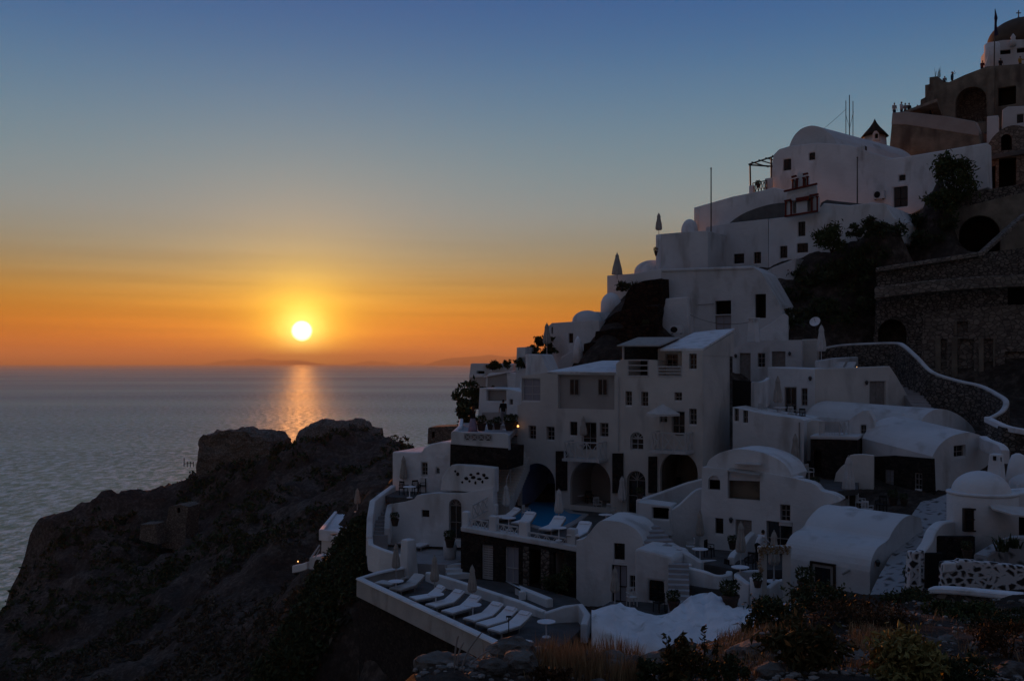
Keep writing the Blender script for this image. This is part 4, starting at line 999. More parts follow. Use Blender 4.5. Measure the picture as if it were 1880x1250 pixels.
dome('dome', h, Pl(1105, 88, -30).pt(1122, 562), .95, 1.2); wall('upper_wall', h, Pl(1114, 90, -32), [(1104, 600), (1106, 548), (1114, 545), (1114, 506), (1165, 502), (1215, 493), (1216, 545), (1150, 600)], 3, 'white', bevel=.08)
dome('dome', h, P(1198, 500, 93), 1.75, 1.15)
a = Pl(1207, 91, -38); h = building('square_tower_house', 'square white tower house with a sunlit left edge below the grey vaults', 'house', a, 1240, 490)
wall('wall', h, a, [(1208, 505), (1208, 430), (1282, 424), (1300, 424), (1300, 505)], 4, 'white'); round_corner('sunlit_corner', h, a.pt(1209, 431, -.1), .3, 4.0)
dome('dome', h, a.back(3).pt(1266, 425), .8, 1.15)
a = Pl(1195, 83, -30); h = building('hillside_house', 'big plain white house with a black garage door and chamfered corner', 'house', a, 1300, 605)
wall('wall', h, a, [(1190, 640), (1196, 608), (1205, 565), (1219, 545), (1213, 508), (1213, 494), (1300, 491), (1381, 488), (1398, 500), (1414, 528), (1431, 558), (1442, 600), (1442, 640)], 4.5, 'white',
     [('hole', 1313, 552, 1342, 577, {'depth': 1}), ('d', 1313, 579, 1342, 605, {'mat': 'grey_wood', 'pmat': 'pane_pale'}), ('hole', 1386, 540, 1406, 584, {'depth': 1}), ('ahole', 1404, 604, 1416, 624, {'depth': .6})], bevel=.1)
wall('ledge', h, a.back(-.12), [(1214, 499), (1214, 494), (1381, 489), (1383, 494)], .5, 'white'); wall('buttress', h, a.back(-1.2), [(1207, 640), (1210, 600), (1222, 548), (1262, 545), (1266, 640)], 1.3, 'white')
wall('side_wing', h, Pl(1395, 86, -42), [(1390, 580), (1390, 506), (1420, 490), (1462, 474), (1458, 510), (1447, 545), (1445, 580)], 2, 'white')
wall('garden_wall', h, Pl(1395, 77, -20), [(1392, 640), (1394, 606), (1420, 590), (1440, 575), (1447, 580), (1447, 640)], .5, 'white')
# lower mansion, grey vaults, belfry
a = Pl(1278, 95, -40); h = building('white_mansion', 'long white mansion with six dark windows under grey vault roofs', 'house', a, 1350, 490)
wall('rear_wall', h, a, [(1277, 500), (1278, 380), (1345, 361), (1400, 350), (1420, 344), (1445, 350), (1445, 500)], 6, 'white'); round_corner('sunlit_corner', h, a.pt(1279, 381, -.1), .3, 2.2)
b = Pl(1296, 92, -38)
wall('wall', h, b, [(1270, 520), (1280, 490), (1296, 486), (1296, 417), (1345, 409), (1410, 402), (1411, 500), (1400, 520)], 3, 'white', [('w', 1317, 470, 1330, 486, {'mat': 'dark_wood'}), ('w', 1347, 466, 1366, 486, {'mat': 'dark_wood'}), ('w', 1384, 463, 1397, 486, {'mat': 'dark_wood'})])
wall('wall', h, b.back(-.02), [(1411, 510), (1411, 402), (1445, 398), (1500, 389), (1512, 373), (1560, 377), (1600, 372), (1625, 374), (1642, 402), (1640, 440), (1560, 475), (1512, 490), (1490, 510), (1470, 520)], 8.5, 'white', [('w', 1432, 452, 1445, 476, {'mat': 'dark_wood'}), ('w', 1463, 447, 1483, 466, {'mat': 'dark_wood'}), ('w', 1465, 407, 1478, 436, {'mat': 'dark_wood'})])
wall('grey_vault', h, b.back(.6), [(1336, 420)] + soft([(1338, 411), (1352, 400), (1372, 389), (1400, 379), (1430, 373), (1470, 372)], 3) + [(1480, 400)], 2.5, 'grey_roof', bevel=0)
wall('grey_vault', h, b.back(.8), [(1505, 380), (1508, 372), (1518, 367), (1540, 370), (1580, 374), (1625, 374), (1625, 390)], 2, 'grey_roof', bevel=0)
a = Pl(1440, 86.2, -30); g = building('belfry', 'two tiered white bell gable with arches and dark red ledges', 'bell tower', a, 1470, 398)
wall('lower_tier', g, a, [(1442, 399), (1442, 371), (1449, 370), (1451, 363), (1458, 358), (1465, 363), (1467, 369), (1474, 367), (1476, 358), (1483, 353), (1490, 358), (1492, 364), (1502, 361), (1502, 389)], .6, 'white', [('hole', 1455, 368, 1462, 392, {'depth': .5, 'mat': 'grey_plaster'}), ('hole', 1482, 364, 1489, 388, {'depth': .5, 'mat': 'grey_plaster'})], bevel=0)
wall('upper_tier', g, a.back(.1), [(1453, 348), (1454, 329), (1463, 327), (1464, 319), (1469, 314), (1474, 318), (1475, 324), (1484, 322), (1485, 341)], .5, 'white', [('hole', 1458, 331, 1463, 346, {'depth': .4, 'mat': 'grey_plaster'}), ('hole', 1474, 328, 1480, 342, {'depth': .4, 'mat': 'grey_plaster'})], bevel=0)
wall('middle_tier', g, a.back(.15), [(1442, 372), (1446, 352), (1498, 340), (1500, 362)], .4, 'white', bevel=0)
for (u0, v0, u1, v1, w) in ((1441, 398, 1502, 388, 3), (1440, 352, 1501, 338, 3), (1441, 370, 1453, 367.5, 2.5), (1487, 360, 1503, 357, 2.5), (1454, 326, 1463, 323.5, 2.5), (1475, 321, 1484, 319, 2.5)):
    bm = bmesh.new(); bar(bm, a.pt(u0, v0, .12), a.pt(u1, v1, .12), .3, .13); obj('red_ledge', bm, 'red_trim', g)
for (u, v0, v1) in ((1443, 372, 397), (1453, 369, 396), (1491, 362, 390), (1501, 360, 388), (1456, 330, 348), (1464, 328, 346), (1476, 326, 344), (1483, 324, 342)):
    bm = bmesh.new(); bar(bm, a.pt(u, v0, .1), a.pt(u, v1, .1), .12); bx(bm, a.pt(u, v0 + 1.5, .1), (.22, .22, .1)); obj('red_column', bm, 'red_trim', g)
bm = bmesh.new(); bar(bm, a.pt(1462, 368, .05), a.pt(1486, 364, .05), .3, .35); obj('bell_beam', bm, 'red_trim', g)
# upper mansion
a = Pl(1418, 99, -40); h = building('vaulted_mansion', 'topmost white mansion with a tall vaulted roof and long garden wall', 'house', a, 1500, 370)
wall('wall', h, a, [(1414, 410), (1417, 300), (1420, 284), (1430, 274), (1450, 268), (1500, 262), (1560, 266), (1600, 280), (1640, 291), (1641, 400)], 3, 'white', [('w', 1438, 292, 1452, 315, {'mat': 'dark_wood'}), ('w', 1485, 280, 1496, 296, {'mat': 'dark_wood'}), ('hole', 1573, 268, 1586, 298, {'depth': .8})], bevel=.1)
wall('garden_wall', h, a.back(-.05), [(1625, 400), (1625, 292), (1660, 288), (1720, 278), (1812, 262), (1814, 345), (1702, 380), (1660, 400)], 1.5, 'white', [('w', 1650, 321, 1662, 334, {'mat': 'dark_wood'}), ('d', 1638, 343, 1666, 380, {'mat': 'black_wood'})], bevel=.1)
wall('vault', h, a.back(.4), [(1449, 290), (1449, 270)] + soft([(1450, 266), (1457, 251), (1468, 239), (1480, 233), (1493, 231), (1506, 234), (1518, 241), (1530, 252)], 3) + [(1545, 280)], 12, 'white', ext=Vector((.86, .5, -.07)), bevel=0)
pg = thing('pergola', 'dark timber pergola and iron railing at the mansion corner', 'pergola', P(1398, 352, 99))
A0, A1, A2, A3 = P(1377, 303, 100), P(1378, 352, 100), P(1420, 290, 99), P(1400, 296, 102)
for p, q in ((A0, A1), (P(1416, 290, 101), P(1416, 350, 101))): bm = bmesh.new(); bar(bm, p, q, .14); obj('post', bm, 'black_wood', pg)
bm = bmesh.new(); bar(bm, A0 + Vector((-.1, 0, 0)), P(1421, 306, 99), .14)
bar(bm, P(1375, 302, 100), P(1422, 287, 103), .14)
for k in range(4):
    p = P(1375, 302, 100).lerp(P(1420, 288, 103), .15 + .28 * k); bar(bm, p + Vector((-.15, -.1, .1)), p + Vector((1.5, -.5, -.5)), .1)
obj('beams', bm, 'black_wood', pg); sloped_lattice('railing', pg, P(1382, 354, 99), P(1408, 349, 98), .95, 5, 'black_wood'); wall('pier', pg, Pl(1406, 98.5, -35), [(1404, 360), (1404, 328), (1416, 326), (1416, 360)], .5, 'white'); wall('pier', pg, Pl(1376, 99, -35), [(1375, 362), (1375, 341), (1383, 340), (1383, 362)], .5, 'white')
w_ = thing('windmill', 'windmill with a dark conical thatched cap behind the mansion roof', 'windmill', P(1606, 270, 114))
bm = bmesh.new(); lathe(bm, [(1.55, -.1), (1.1, .45), (.6, 1.0), (.25, 1.5), (.08, 1.85), (.02, 2.0)], 20, P(1606, 250, 114)); obj('thatch_cap', bm, 'thatch', w_, True)
bm = bmesh.new(); lathe(bm, [(1.5, -4), (1.25, 0)], 20, P(1606, 250, 114)); obj('tower', bm, 'white', w_, True)
b_ = thing('bell_arch', 'tiny white bell arch in front of the thatched windmill', 'bell tower', P(1608, 256, 110)); q = Pl(1600, 110, -30)
wall('arch', b_, q, [(1602, 258), (1602, 246), (1605, 241), (1609, 240), (1613, 244), (1615, 258)], .4, 'white', [('ahole', 1606, 245, 1612, 254, {'depth': .35})])
for k, (u, v) in enumerate(((1553, 180), (1559.5, 175), (1566, 186))): pass
m_ = thing('antenna', 'three thin radio masts tied together on the vaulted roof', 'antenna', P(1560, 246, 104))
for (u, v, r) in ((1553, 185, .04), (1559.5, 175, .05), (1566, 186, .04)): bm = bmesh.new(); tube(bm, [P(u, v, 104), P(u, 252, 104)], r, 6); obj('mast', bm, 'metal', m_)
bm = bmesh.new(); tube(bm, [P(1553, 212, 104), P(1560, 236, 104), P(1567, 205, 104)], .03, 5); obj('stay', bm, 'metal', m_)
for (u, v0, v1, d, lab) in ((1305.5, 310, 486, 90, 'tall thin pole rising in front of the white mansion left of the pergola'), (1574, 290, 392, 90, 'thin grey pole against the garden wall beside the air conditioner')):
    bm = bmesh.new(); tube(bm, [P(u, v0, d), P(u, v1, d)], [.05, .07], 8); lathe(bm, [(.08, -.02), (.09, .06), (.03, .1)], 8, P(u, v0, d)); tag(obj('pole', bm, 'metal'), lab, 'pole')
# stone terrace, castle, church on top
a = Pl(1634, 105, -42); h = building('lookout_wall', 'tan stone lookout wall with a white top edge crowded with watchers', 'wall', a, 1700, 280)
wall('wall', h, a, [(1630, 300), (1637, 226), (1660, 224), (1796, 238), (1802, 280), (1700, 300)], 4, 'tan_stone'); wall('top_band', h, a.back(-.08), [(1636, 229), (1638, 207), (1662, 205), (1740, 214), (1790, 223), (1797, 240), (1796, 250), (1740, 241), (1662, 229)], 1.0, 'grey_plaster')
slab('floor', h, a.pt(1650, 211)[2] if False else (V0 - 214) * 106 / FPX, [(1640, 214), (1715, 214), (1740, 208), (1660, 206)], .3, 'tan_stone') if False else None
a = Pl(1698, 114, -38); h = building('castle_ruin', 'brown stone castle bastion with one big arch at the hilltop', 'castle', a, 1790, 220)
wall('wall', h, a, [(1690, 250), (1698, 216), (1698, 156), (1706, 155), (1706, 142), (1722, 140), (1726, 150), (1742, 151), (1770, 138), (1812, 122), (1880, 117), (1990, 112), (1990, 250)], 5, 'tan_stone', [('ahole', 1754, 160, 1811, 226, {'depth': 2.5, 'mat': 'ruin_stone', 'name': 'arched_gate'}), ('hole', 1832, 160, 1865, 193, {'depth': 1.5})], bevel=.08)
wall('pilaster', h, a.back(-.25), [(1812, 240), (1813, 126), (1826, 124), (1826, 240)], .5, 'tan_stone'); wall('broken_corner', h, a.back(-.8), [(1688, 215), (1690, 183), (1700, 178), (1702, 168), (1716, 170), (1720, 215)], 1, 'tan_stone')
a = Pl(1818, 120, -15); h = building('domed_church', 'white church with a broad dark dome and little cross at the hilltop', 'church', a, 1840, 118)
wall('wall', h, a, [(1818, 140), (1819, 78), (1842, 74), (1900, 72), (2000, 72), (2000, 140)], 6, 'white', [('hole', 1833, 92, 1856, 100, {'depth': .8}), ('hole', 1867, 88, 1885, 97, {'depth': .8})]); round_corner('sunlit_corner', h, a.pt(1822, 80, -.2), .9, 4)
dome('dome', h, P(1878, 75, 124), 4.1, 2.75, 'dome_dark', 32)
bm = bmesh.new(); c = P(1870, 36, 124); lathe(bm, [(.32, -.4), (.3, 0), (.1, .3)], 10, c); bar(bm, c, c + Vector((0, 0, 1.15)), .1); bar(bm, c + Vector((-.3, 0, .8)), c + Vector((.3, 0, .8)), .1); obj('cross', bm, 'metal', h)
bm = bmesh.new(); lathe(bm, [(.35, -.6), (.35, 0), (.25, .25), (.3, .5), (.05, .9)], 10, P(1860, 76, 119)); obj('finial', bm, 'white', h, True)
wall('buttress', h, a.back(-.6), [(1804, 130), (1812, 110), (1818, 86), (1822, 130)], .8, 'white')
f_ = thing('flagpole', 'tall flagpole with a furled dark flag before the church dome', 'flagpole', P(1826, 128, 117))
bm = bmesh.new(); tube(bm, [P(1827, 17, 117), P(1825, 130, 117)], [.05, .08], 8); obj('pole', bm, 'metal', f_)
bm = bmesh.new(); tube(bm, [P(1827.5, 20, 116.9), P(1828.5, 34, 116.9), P(1828, 50, 116.8), P(1829, 66, 116.9)], [.05, .2, .16, .24], 9); obj('flag', bm, 'cloth_navy', f_)
a = Pl(1812, 100, -30); h = building('white_annex', 'small bright white annex block beside the castle with one dark window', 'house', a, 1850, 260)
wall('wall', h, a, [(1838, 275), (1840, 202), (1850, 196), (1990, 190), (1990, 275)], 3, 'white', [('w', 1867, 210, 1879, 228, {'mat': 'dark_wood'})]); wall('pier', h, a.back(-.8), [(1811, 290), (1812, 214), (1833, 212), (1833, 290)], 1, 'white')
# ------------------------------------------------------------------ dark ruins on the right
a = Pl(1800, 90, -20); h = building('vaulted_ruin', 'dark rubble ruin with a round gable and black openings', 'ruin', a, 1850, 350)
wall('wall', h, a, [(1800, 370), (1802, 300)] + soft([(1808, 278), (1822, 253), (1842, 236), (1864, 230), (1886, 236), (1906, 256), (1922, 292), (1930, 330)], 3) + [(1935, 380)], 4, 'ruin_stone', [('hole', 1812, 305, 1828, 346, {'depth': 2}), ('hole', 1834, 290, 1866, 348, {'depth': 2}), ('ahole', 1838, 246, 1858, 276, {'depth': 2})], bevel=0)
wall('ledge', h, a.back(-.5), [(1803, 296), (1803, 288), (1990, 255), (1990, 264)], .8, 'grey_roof')
a = Pl(1748, 85, -25); h = building('arched_cellar', 'plastered cellar front with one wide black arch in the ruins', 'ruin', a, 1800, 470)
wall('wall', h, a, [(1747, 490), (1748, 385), (1790, 375), (1842, 362), (1990, 330), (1990, 490)], 3, 'tan_stone', [('ahole', 1760, 396, 1836, 480, {'depth': 3})], bevel=.05); wall('rubble_top', h, a.back(.15), [(1747, 387), (1750, 362), (1800, 350), (1990, 320), (1990, 340), (1840, 364)], 2, 'rubble', bevel=0)
a = Pl(1608, 78.5, -25); h = building('captain_house_ruin', 'ruined rubble house front with tall black doorways below the terraces', 'ruin', a, 1770, 690)
wall('wall', h, a, [(1590, 720), (1606, 600), (1609, 525), (1609, 492), (1700, 480), (1800, 465), (1990, 440), (1990, 720)], 5, 'rubble',
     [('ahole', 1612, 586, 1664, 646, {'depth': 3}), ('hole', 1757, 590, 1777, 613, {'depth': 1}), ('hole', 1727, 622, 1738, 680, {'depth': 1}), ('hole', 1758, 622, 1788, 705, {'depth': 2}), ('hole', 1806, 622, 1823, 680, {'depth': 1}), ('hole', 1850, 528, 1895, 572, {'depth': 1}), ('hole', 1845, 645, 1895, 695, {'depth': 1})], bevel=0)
wall('plaster_front', h, a.back(-.04), [(1690, 715), (1695, 575), (1850, 560), (1990, 555), (1990, 715)], .3, 'ruin_stone', [('hole', 1757, 590, 1777, 613, {'depth': .6}), ('hole', 1727, 622, 1738, 680, {'depth': .6}), ('hole', 1758, 622, 1788, 705, {'depth': .6}), ('hole', 1806, 622, 1823, 680, {'depth': .6}), ('hole', 1845, 645, 1895, 695, {'depth': .6})], bevel=0)
for (u0, v0, u1, v1) in ((1752, 587, 1757, 616), (1717, 620, 1727, 683), (1747, 618, 1758, 702), (1797, 619, 1806, 683), (1823, 619, 1827, 683)): wall('door_surround', h, a.back(-.12), [(u0, v1), (u1, v1), (u1, v0), (u0, v0)], .3, 'tan_stone')
ribbon('ledge', h, [P(1606, 528, 77.6), P(1700, 516, 76.1), P(1800, 508, 74.5), P(1990, 500, 72)], .9, .8, 'ruin_stone')
ribbon('ledge', h, [P(1608, 492, 78.3), P(1700, 478, 76.8), P(1800, 462, 75.3), P(1870, 400, 78), P(1960, 330, 80)], .35, .7, 'ruin_stone')
h = thing('coped_path_wall', 'dark rubble path wall with a winding whitewashed top', 'wall', P(1700, 720, 67))
pw = soft([P(1500, 640, 77), P(1545, 632, 76), P(1600, 629, 74.5), P(1644, 628, 73), P(1660, 633, 71.5), P(1685, 655, 69.5), P(1712, 681, 68), P(1760, 697, 66.5), P(1800, 706, 65.2), P(1830, 721, 63.5), P(1847, 734, 62.3), P(1840, 752, 61.3), P(1815, 766, 61)], 4)
ribbon('rubble_face', h, [p - Vector((0, 0, .16)) for p in pw], [2.2 + min(2.2, .05 * i) for i in range(len(pw))], .42, 'rubble', bevel=0); ribbon('white_coping', h, pw, .18, .36, 'white')
h = thing('coped_path_wall', 'short whitewashed wall end dropping towards the domed kiosk', 'wall', P(1830, 810, 58))
ribbon('wall', h, soft([P(1812, 764, 60.5), P(1835, 775, 59.5), P(1858, 783, 58.8), P(1900, 790, 58)], 3), .35, .5, 'white2'); ribbon('rubble_face', h, soft([P(1812, 768, 60.5), P(1835, 779, 59.5), P(1858, 787, 58.8), P(1990, 800, 58)], 3), 2.5, .4, 'rubble', bevel=0); ribbon('wall', h, soft([P(1805, 800, 57.5), P(1815, 806, 56.5), P(1838, 815, 55.5), P(1846, 826, 55)], 3), .8, .5, 'white2')
# ------------------------------------------------------------------ domed kiosk and pebble walls at the right edge
KC = P(1803, 905, 42.6)
h = thing('domed_kiosk', 'small round white chapel with a low dome and dark window', 'chapel', KC - Vector((0, 0, 2.8)))
bm = bmesh.new(); lathe(bm, [(1.42, -3.2), (1.42, -.1), (1.36, 0)], 36, KC); obj('wall', bm, 'white', h, True)
dome('dome', h, KC + Vector((-.05, 0, .02)), 1.2, .95)
bm = bmesh.new(); lathe(bm, [(1.38, -.05), (1.45, 0), (1.45, .07), (1.3, .09)], 36, KC); obj('cornice', bm, 'white', h, True)
kd = (P(1763, 947, 40) - Vector((KC.x, KC.y, P(1763, 947, 40).z))); kd.z = 0; kd.normalize(); kq = Pl(U0, 1, 0); kq.n = kd; kq.r = Vector((-kd.y, kd.x, 0)); kq.A = Vector((KC.x, KC.y, 0)) + kd * 1.42
q = [(-.27, -7.05), (.27, -7.05), (.27, -6.2), (-.27, -6.2)]
bm = prism(kq.back(-.08), [(x * 1.3, z + (.07 if z > -7 else -.06)) for x, z in q], .2, [q], hdepth=.18); f_ = obj('window', bm, 'dark_wood', h); bm = bmesh.new(); bm.faces.new([bm.verts.new(kq.back(-.02).w(p)) for p in q]); obj('pane', bm, 'pane', f_)
bm = bmesh.new(); bar(bm, kq.back(-.03).w((0, -7.05)), kq.back(-.03).w((0, -6.2)), .04); bar(bm, kq.back(-.03).w((-.27, -6.6)), kq.back(-.03).w((.27, -6.6)), .04); obj('muntins', bm, 'dark_wood', f_)
wall('annex', h, Pl(1838, 42.2, -8), [(1838, 1010), (1842, 912), (1870, 905), (1990, 897), (1990, 1010)], 1.5, 'white', [('hole', 1850, 940, 1960, 985, {'depth': 1.2})])
f0 = [P(1823, 933, 40.8), P(1860, 944, 40.2), P(1960, 955, 39.5)]; loft('awning', h, f0, [p + Vector((.1, .9, .25)) for p in f0], 'canvas_pale', .07)
h = thing('roof_chimney', 'tapered white chimney with two black vents beside the kiosk dome', 'chimney', P(1829, 870, 45))
bm = bmesh.new(); lathe(bm, [(.46, -1.2), (.34, -.1), (.33, 0), (.2, .04)], 4, P(1829, 834, 45)); obj('stack', bm, 'white', h, bevel=.03)
bm = bmesh.new(); bx(bm, P(1826, 841, 44.72), (.12, .06, .2)); obj('vent', bm, 'void', h); bm = bmesh.new(); bx(bm, P(1836, 843, 44.72), (.12, .06, .2)); obj('vent', bm, 'void', h)
bm = bmesh.new(); lathe(bm, [(.6, -1.6), (.42, -.5), (.28, -.1), (.1, 0)], 18, P(1869, 832, 46)); tag(obj('cone_chimney', bm, 'white', smooth=True), 'smooth cone shaped white chimney right of the vented chimney', 'chimney')
h = thing('low_dome_house', 'low white dome roof peeping in behind the cone chimney', 'house', P(1890, 890, 45)); dome('dome', h, P(1895, 890, 45.5), 1.0, .6); wall('wall', h, Pl(1868, 45, -10), [(1868, 930), (1868, 888), (1990, 886), (1990, 930)], 1, 'white')
h = thing('gate_wall', 'curved white gate wall of set stones with a dark plank door', 'wall', P(1700, 1075, 39.5))
ribbon('wall', h, soft([P(1748, 955, 42.5), P(1725, 958, 42), P(1710, 972, 41), P(1702, 992, 40.3), P(1690, 1008, 39.8), P(1680, 1018, 39.4)], 4), [1.6] * 21, .45, 'white')
wall('pier', h, Pl(1674, 39.3, 0), [(1668, 1090), (1674, 1014), (1697, 1010), (1698, 1090)], .5, 'pebble_wall', bevel=.05)
wall('door', h, Pl(1698, 39.2, 0), [(1698, 1080), (1699, 1014), (1731, 1014), (1731, 1080)], .1, 'black_wood'); wall('rear_wall', h, Pl(1720, 40.8, -5), [(1718, 1040), (1720, 985), (1790, 985), (1790, 1040)], .3, 'black_stone', bevel=0)
a = Pl(1730, 37.5, -5); h = building('pebble_wall', 'wall of dark stones set in thick white mortar below the kiosk', 'wall', a, 1800, 1085)
wall('wall', h, a, [(1730, 1105), (1731, 1034), (1758, 1032), (1764, 1028), (1790, 1030), (1990, 1052), (1990, 1125)], .5, 'pebble_wall', bevel=.08)
wall('pale_block', h, a.back(-.06), [(1732, 1053), (1733, 1033), (1757, 1032), (1755, 1050)], .2, 'white2')
h = thing('rock_bed', 'whitewashed boulder bed with agaves above the pebble wall', 'rock wall', P(1850, 1010, 39))
ribbon('rim', h, soft([P(1800, 1018, 39), P(1830, 1000, 39.5), P(1846, 988, 39.5), P(1866, 984, 39.3), P(1990, 990, 38.8)], 3), 1.2, .6, 'pebble_path')
h = thing('low_coping', 'low garden wall with a bright white coping along the foreground plot', 'wall', P(1800, 1095, 33))
cw = soft([P(1708, 1077, 34.5), P(1730, 1076, 34.2), P(1775, 1079, 33.6), P(1830, 1084, 32.8), P(1990, 1098, 31)], 4); ribbon('coping', h, cw, .22, .55, 'white2'); ribbon('rubble_face', h, [p - Vector((0, -.02, .18)) for p in cw], 1.6, .42, 'rubble', bevel=0)
h = thing('low_coping', 'curved white coping between the big vault and the foreground scrub', 'wall', P(1540, 1110, 37))
ribbon('coping', h, soft([P(1462, 1101, 39), P(1500, 1092, 38.5), P(1545, 1092, 38), P(1590, 1101, 37.5), P(1625, 1112, 37)], 4), .5, .55, 'white2')
L_ = [(1690, 922, 53.5), (1665, 960, 50), (1640, 1010, 46.5), (1612, 1060, 43), (1592, 1105, 40.8)]; R_ = [(1748, 905, 53.5), (1738, 955, 49.5), (1704, 1005, 46), (1682, 1055, 42.5), (1668, 1105, 40)]
bm = bmesh.new(); A_ = soft([tuple(P(*x)) for x in L_], 5); B_ = soft([tuple(P(*x)) for x in R_], 5); rows = []
for a_, b__ in zip(A_, B_): rows.append([bm.verts.new(Vector(a_).lerp(Vector(b__), k / 8) + Vector((0, 0, .12 * noise.noise(Vector((k * .6, a_[1] * .8, 2)))))) for k in range(9)])
for r0, r1 in zip(rows, rows[1:]):
    for k in range(8): bm.faces.new((r0[k], r0[k + 1], r1[k + 1], r1[k]))
tag(obj('stone_path', bm, 'pebble_path', smooth=True), kind='structure')
# ------------------------------------------------------------------ headland ruins and the sunlit house below
a = Pl(366, 176, -14); h = building('castle_wall', 'weathered square castle wall standing alone on the headland', 'ruin', a, 430, 855)
wall('wall', h, a, [(358, 885), (364, 840), (367, 808), (374, 797), (395, 796), (402, 792), (440, 793), (452, 797), (480, 800), (492, 810), (494, 885)], 9, 'ruin_stone', bevel=0); roughen(h.children[0], 4, .55, .35)
bm = bmesh.new()
S3 = soft([(540, 845), (548, 803), (551, 790), (562, 784), (580, 773), (596, 768), (612, 770), (630, 772), (645, 769), (662, 767), (676, 774), (684, 781), (700, 787), (703, 806), (710, 845)], 3)
rows = []
for j in range(6):
    t_ = j / 5; rows.append([bm.verts.new(P(u, 845 + (v - 845) * math.sin(math.pi * (.04 + .92 * t_)) ** .35, 183) + Vector((0, (t_ - .5) * 9, 0)) + Vector((noise.noise(Vector((u * .1, j, 1))), noise.noise(Vector((u * .1, j, 5))), .5 * noise.noise(Vector((u * .15, j, 9)))))) for u, v in S3])
for r0, r1 in zip(rows, rows[1:]):
    for k in range(len(S3) - 1): bm.faces.new((r0[k], r0[k + 1], r1[k + 1], r1[k]))
tag(obj('ruin_mound', bm, 'ruin_stone'), 'rounded rubble mound of a fallen tower on the headland', 'ruin')
a = Pl(786, 150, -10); h = building('watch_hut', 'little dark stone hut with an opening at the headland neck', 'ruin', a, 810, 806)
wall('wall', h, a, [(785, 815), (786, 786), (790, 784), (838, 782), (845, 786), (845, 820)], 5, 'ruin_stone', [('hole', 793, 792, 798, 804, {'depth': .8})], bevel=0); roughen(h.children[0], 3, .25, .5)
a = Pl(300, 158, -10); h = building('ruined_hut', 'crumbling tall hut ruin on the headland slope', 'ruin', a, 325, 990)
wall('wall', h, a, [(296, 1005), (305, 960), (310, 930), (330, 926), (346, 930), (342, 960), (338, 1010)], 4, 'ruin_stone', [('hole', 325, 932, 331, 941, {'depth': .8})], bevel=0); wall('low_wall', h, a.back(-3), [(256, 990), (258, 962), (285, 962), (290, 1000)], 3, 'ruin_stone', bevel=0)
a = Pl(589, 80, -25); h = building('sunlit_house', 'pale house with an orange sunlit roof sunk behind the scrub ridge', 'house', a, 610, 1010)
wall('wall', h, a, [(589, 1020), (590, 980), (640, 978), (645, 1020)], .5, 'cream')
bm = bmesh.new(); vs = [P(590, 980, 80), P(640, 981, 79), P(648, 940, 124), P(618, 940, 124)]
hi = Vector((0, 0, .5))
r0 = [bm.verts.new(p) for p in vs]; bm.faces.new(r0); obj('roof', bm, 'white2', h)
ribbon('parapet', h, [P(640, 981, 79) + Vector((0, 0, .2)), P(590, 979, 80) + Vector((0, 0, .35)), P(618, 939, 124) + Vector((0, 0, .2))], .9, .4, 'white2')
wall('back_wall', h, Pl(617, 124.5, 10), [(612, 960), (617, 940), (625, 926), (650, 924), (660, 960)], .3, 'white2')
t = thing('small_terrace', 'small white terrace steps by a lit lamp below the sunlit house', 'terrace', P(570, 1040, 78))
wall('wall', t, Pl(567, 77, -20), [(566, 1045), (568, 1023), (590, 1020), (592, 1045)], 1.5, 'white'); ribbon('low_wall', t, [P(540, 1037, 78), P(556, 1034, 77.5), P(568, 1030, 77)], .6, .5, 'white'); bm = bmesh.new(); bar(bm, P(571, 1024, 77), P(587, 1000, 77.5), .1); bar(bm, P(578, 1024, 76.8), P(587, 1008, 77), .06); obj('handrail', bm, 'white_wood', t)
# ------------------------------------------------------------------ furniture prototypes (built once, then copied)
HIDE = []
def proto(name, cat):
    o = bpy.data.objects.new(name, None); COL.objects.link(o); o['category'] = cat; o['_local'] = True; o.empty_display_size = .3; return o
def place(pr, used=set(), loc=(0, 0, 0), rz=0, label='', group=None, scale=None):
    first = pr.name not in used; used.add(pr.name) if first else None
    if first: o = pr; o.location = loc; o.rotation_euler = (0, 0, rz); o.scale = scale or (1, 1, 1)
    else: o = copy_thing(pr, loc, rz, None, scale or (1, 1, 1))
    o['label'] = label
    if group: o['group'] = group
    return o
def make_lounger(name, cushion=True):
    L = proto(name, 'sun lounger'); bm = bmesh.new()
    for y in (-.33, .33): bar(bm, (0, y, .24), (1.25, y, .24), .06); bar(bm, (1.25, y, .24), (1.95, y, .62), .05)
    for x in (.03, 1.22): bar(bm, (x, -.33, .24), (x, .33, .24), .05)
    obj('frame', bm, 'grey_wood', L)
    for x in (.12, 1.15):
        for y in (-.31, .31): bm = bmesh.new(); bar(bm, (x, y, 0), (x, y, .24), .06); obj('leg', bm, 'grey_wood', L)
    bm = bmesh.new(); prof = [(0, .27), (.6, .275), (1.22, .28), (1.6, .46), (1.96, .68)]; rows = []
    for z in (0, .09):
        for (x, h) in prof: pass
    for (x, h) in prof: rows.append([bm.verts.new((x, y, h + (.10 if k else 0) - (.02 if abs(y) > .3 and k else 0))) for k, y in ((0, -.33), (1, -.33), (1, -.2), (1, .2), (1, .33), (0, .33))])
    for A_, B_ in zip(rows, rows[1:]):
        for k in range(6): bm.faces.new((A_[k], A_[(k + 1) % 6], B_[(k + 1) % 6], B_[k]))
    bm.faces.new(rows[0]); bm.faces.new(rows[-1][::-1]); obj('cushion' if cushion else 'slats', bm, 'cushion' if cushion else 'canvas_pale', L, bevel=.02)
    if cushion: bm = bmesh.new(); bar(bm, (1.72, 0, .66), (1.92, 0, .78), .5, .07); obj('headrest', bm, 'cushion', L, bevel=.02)
    return L
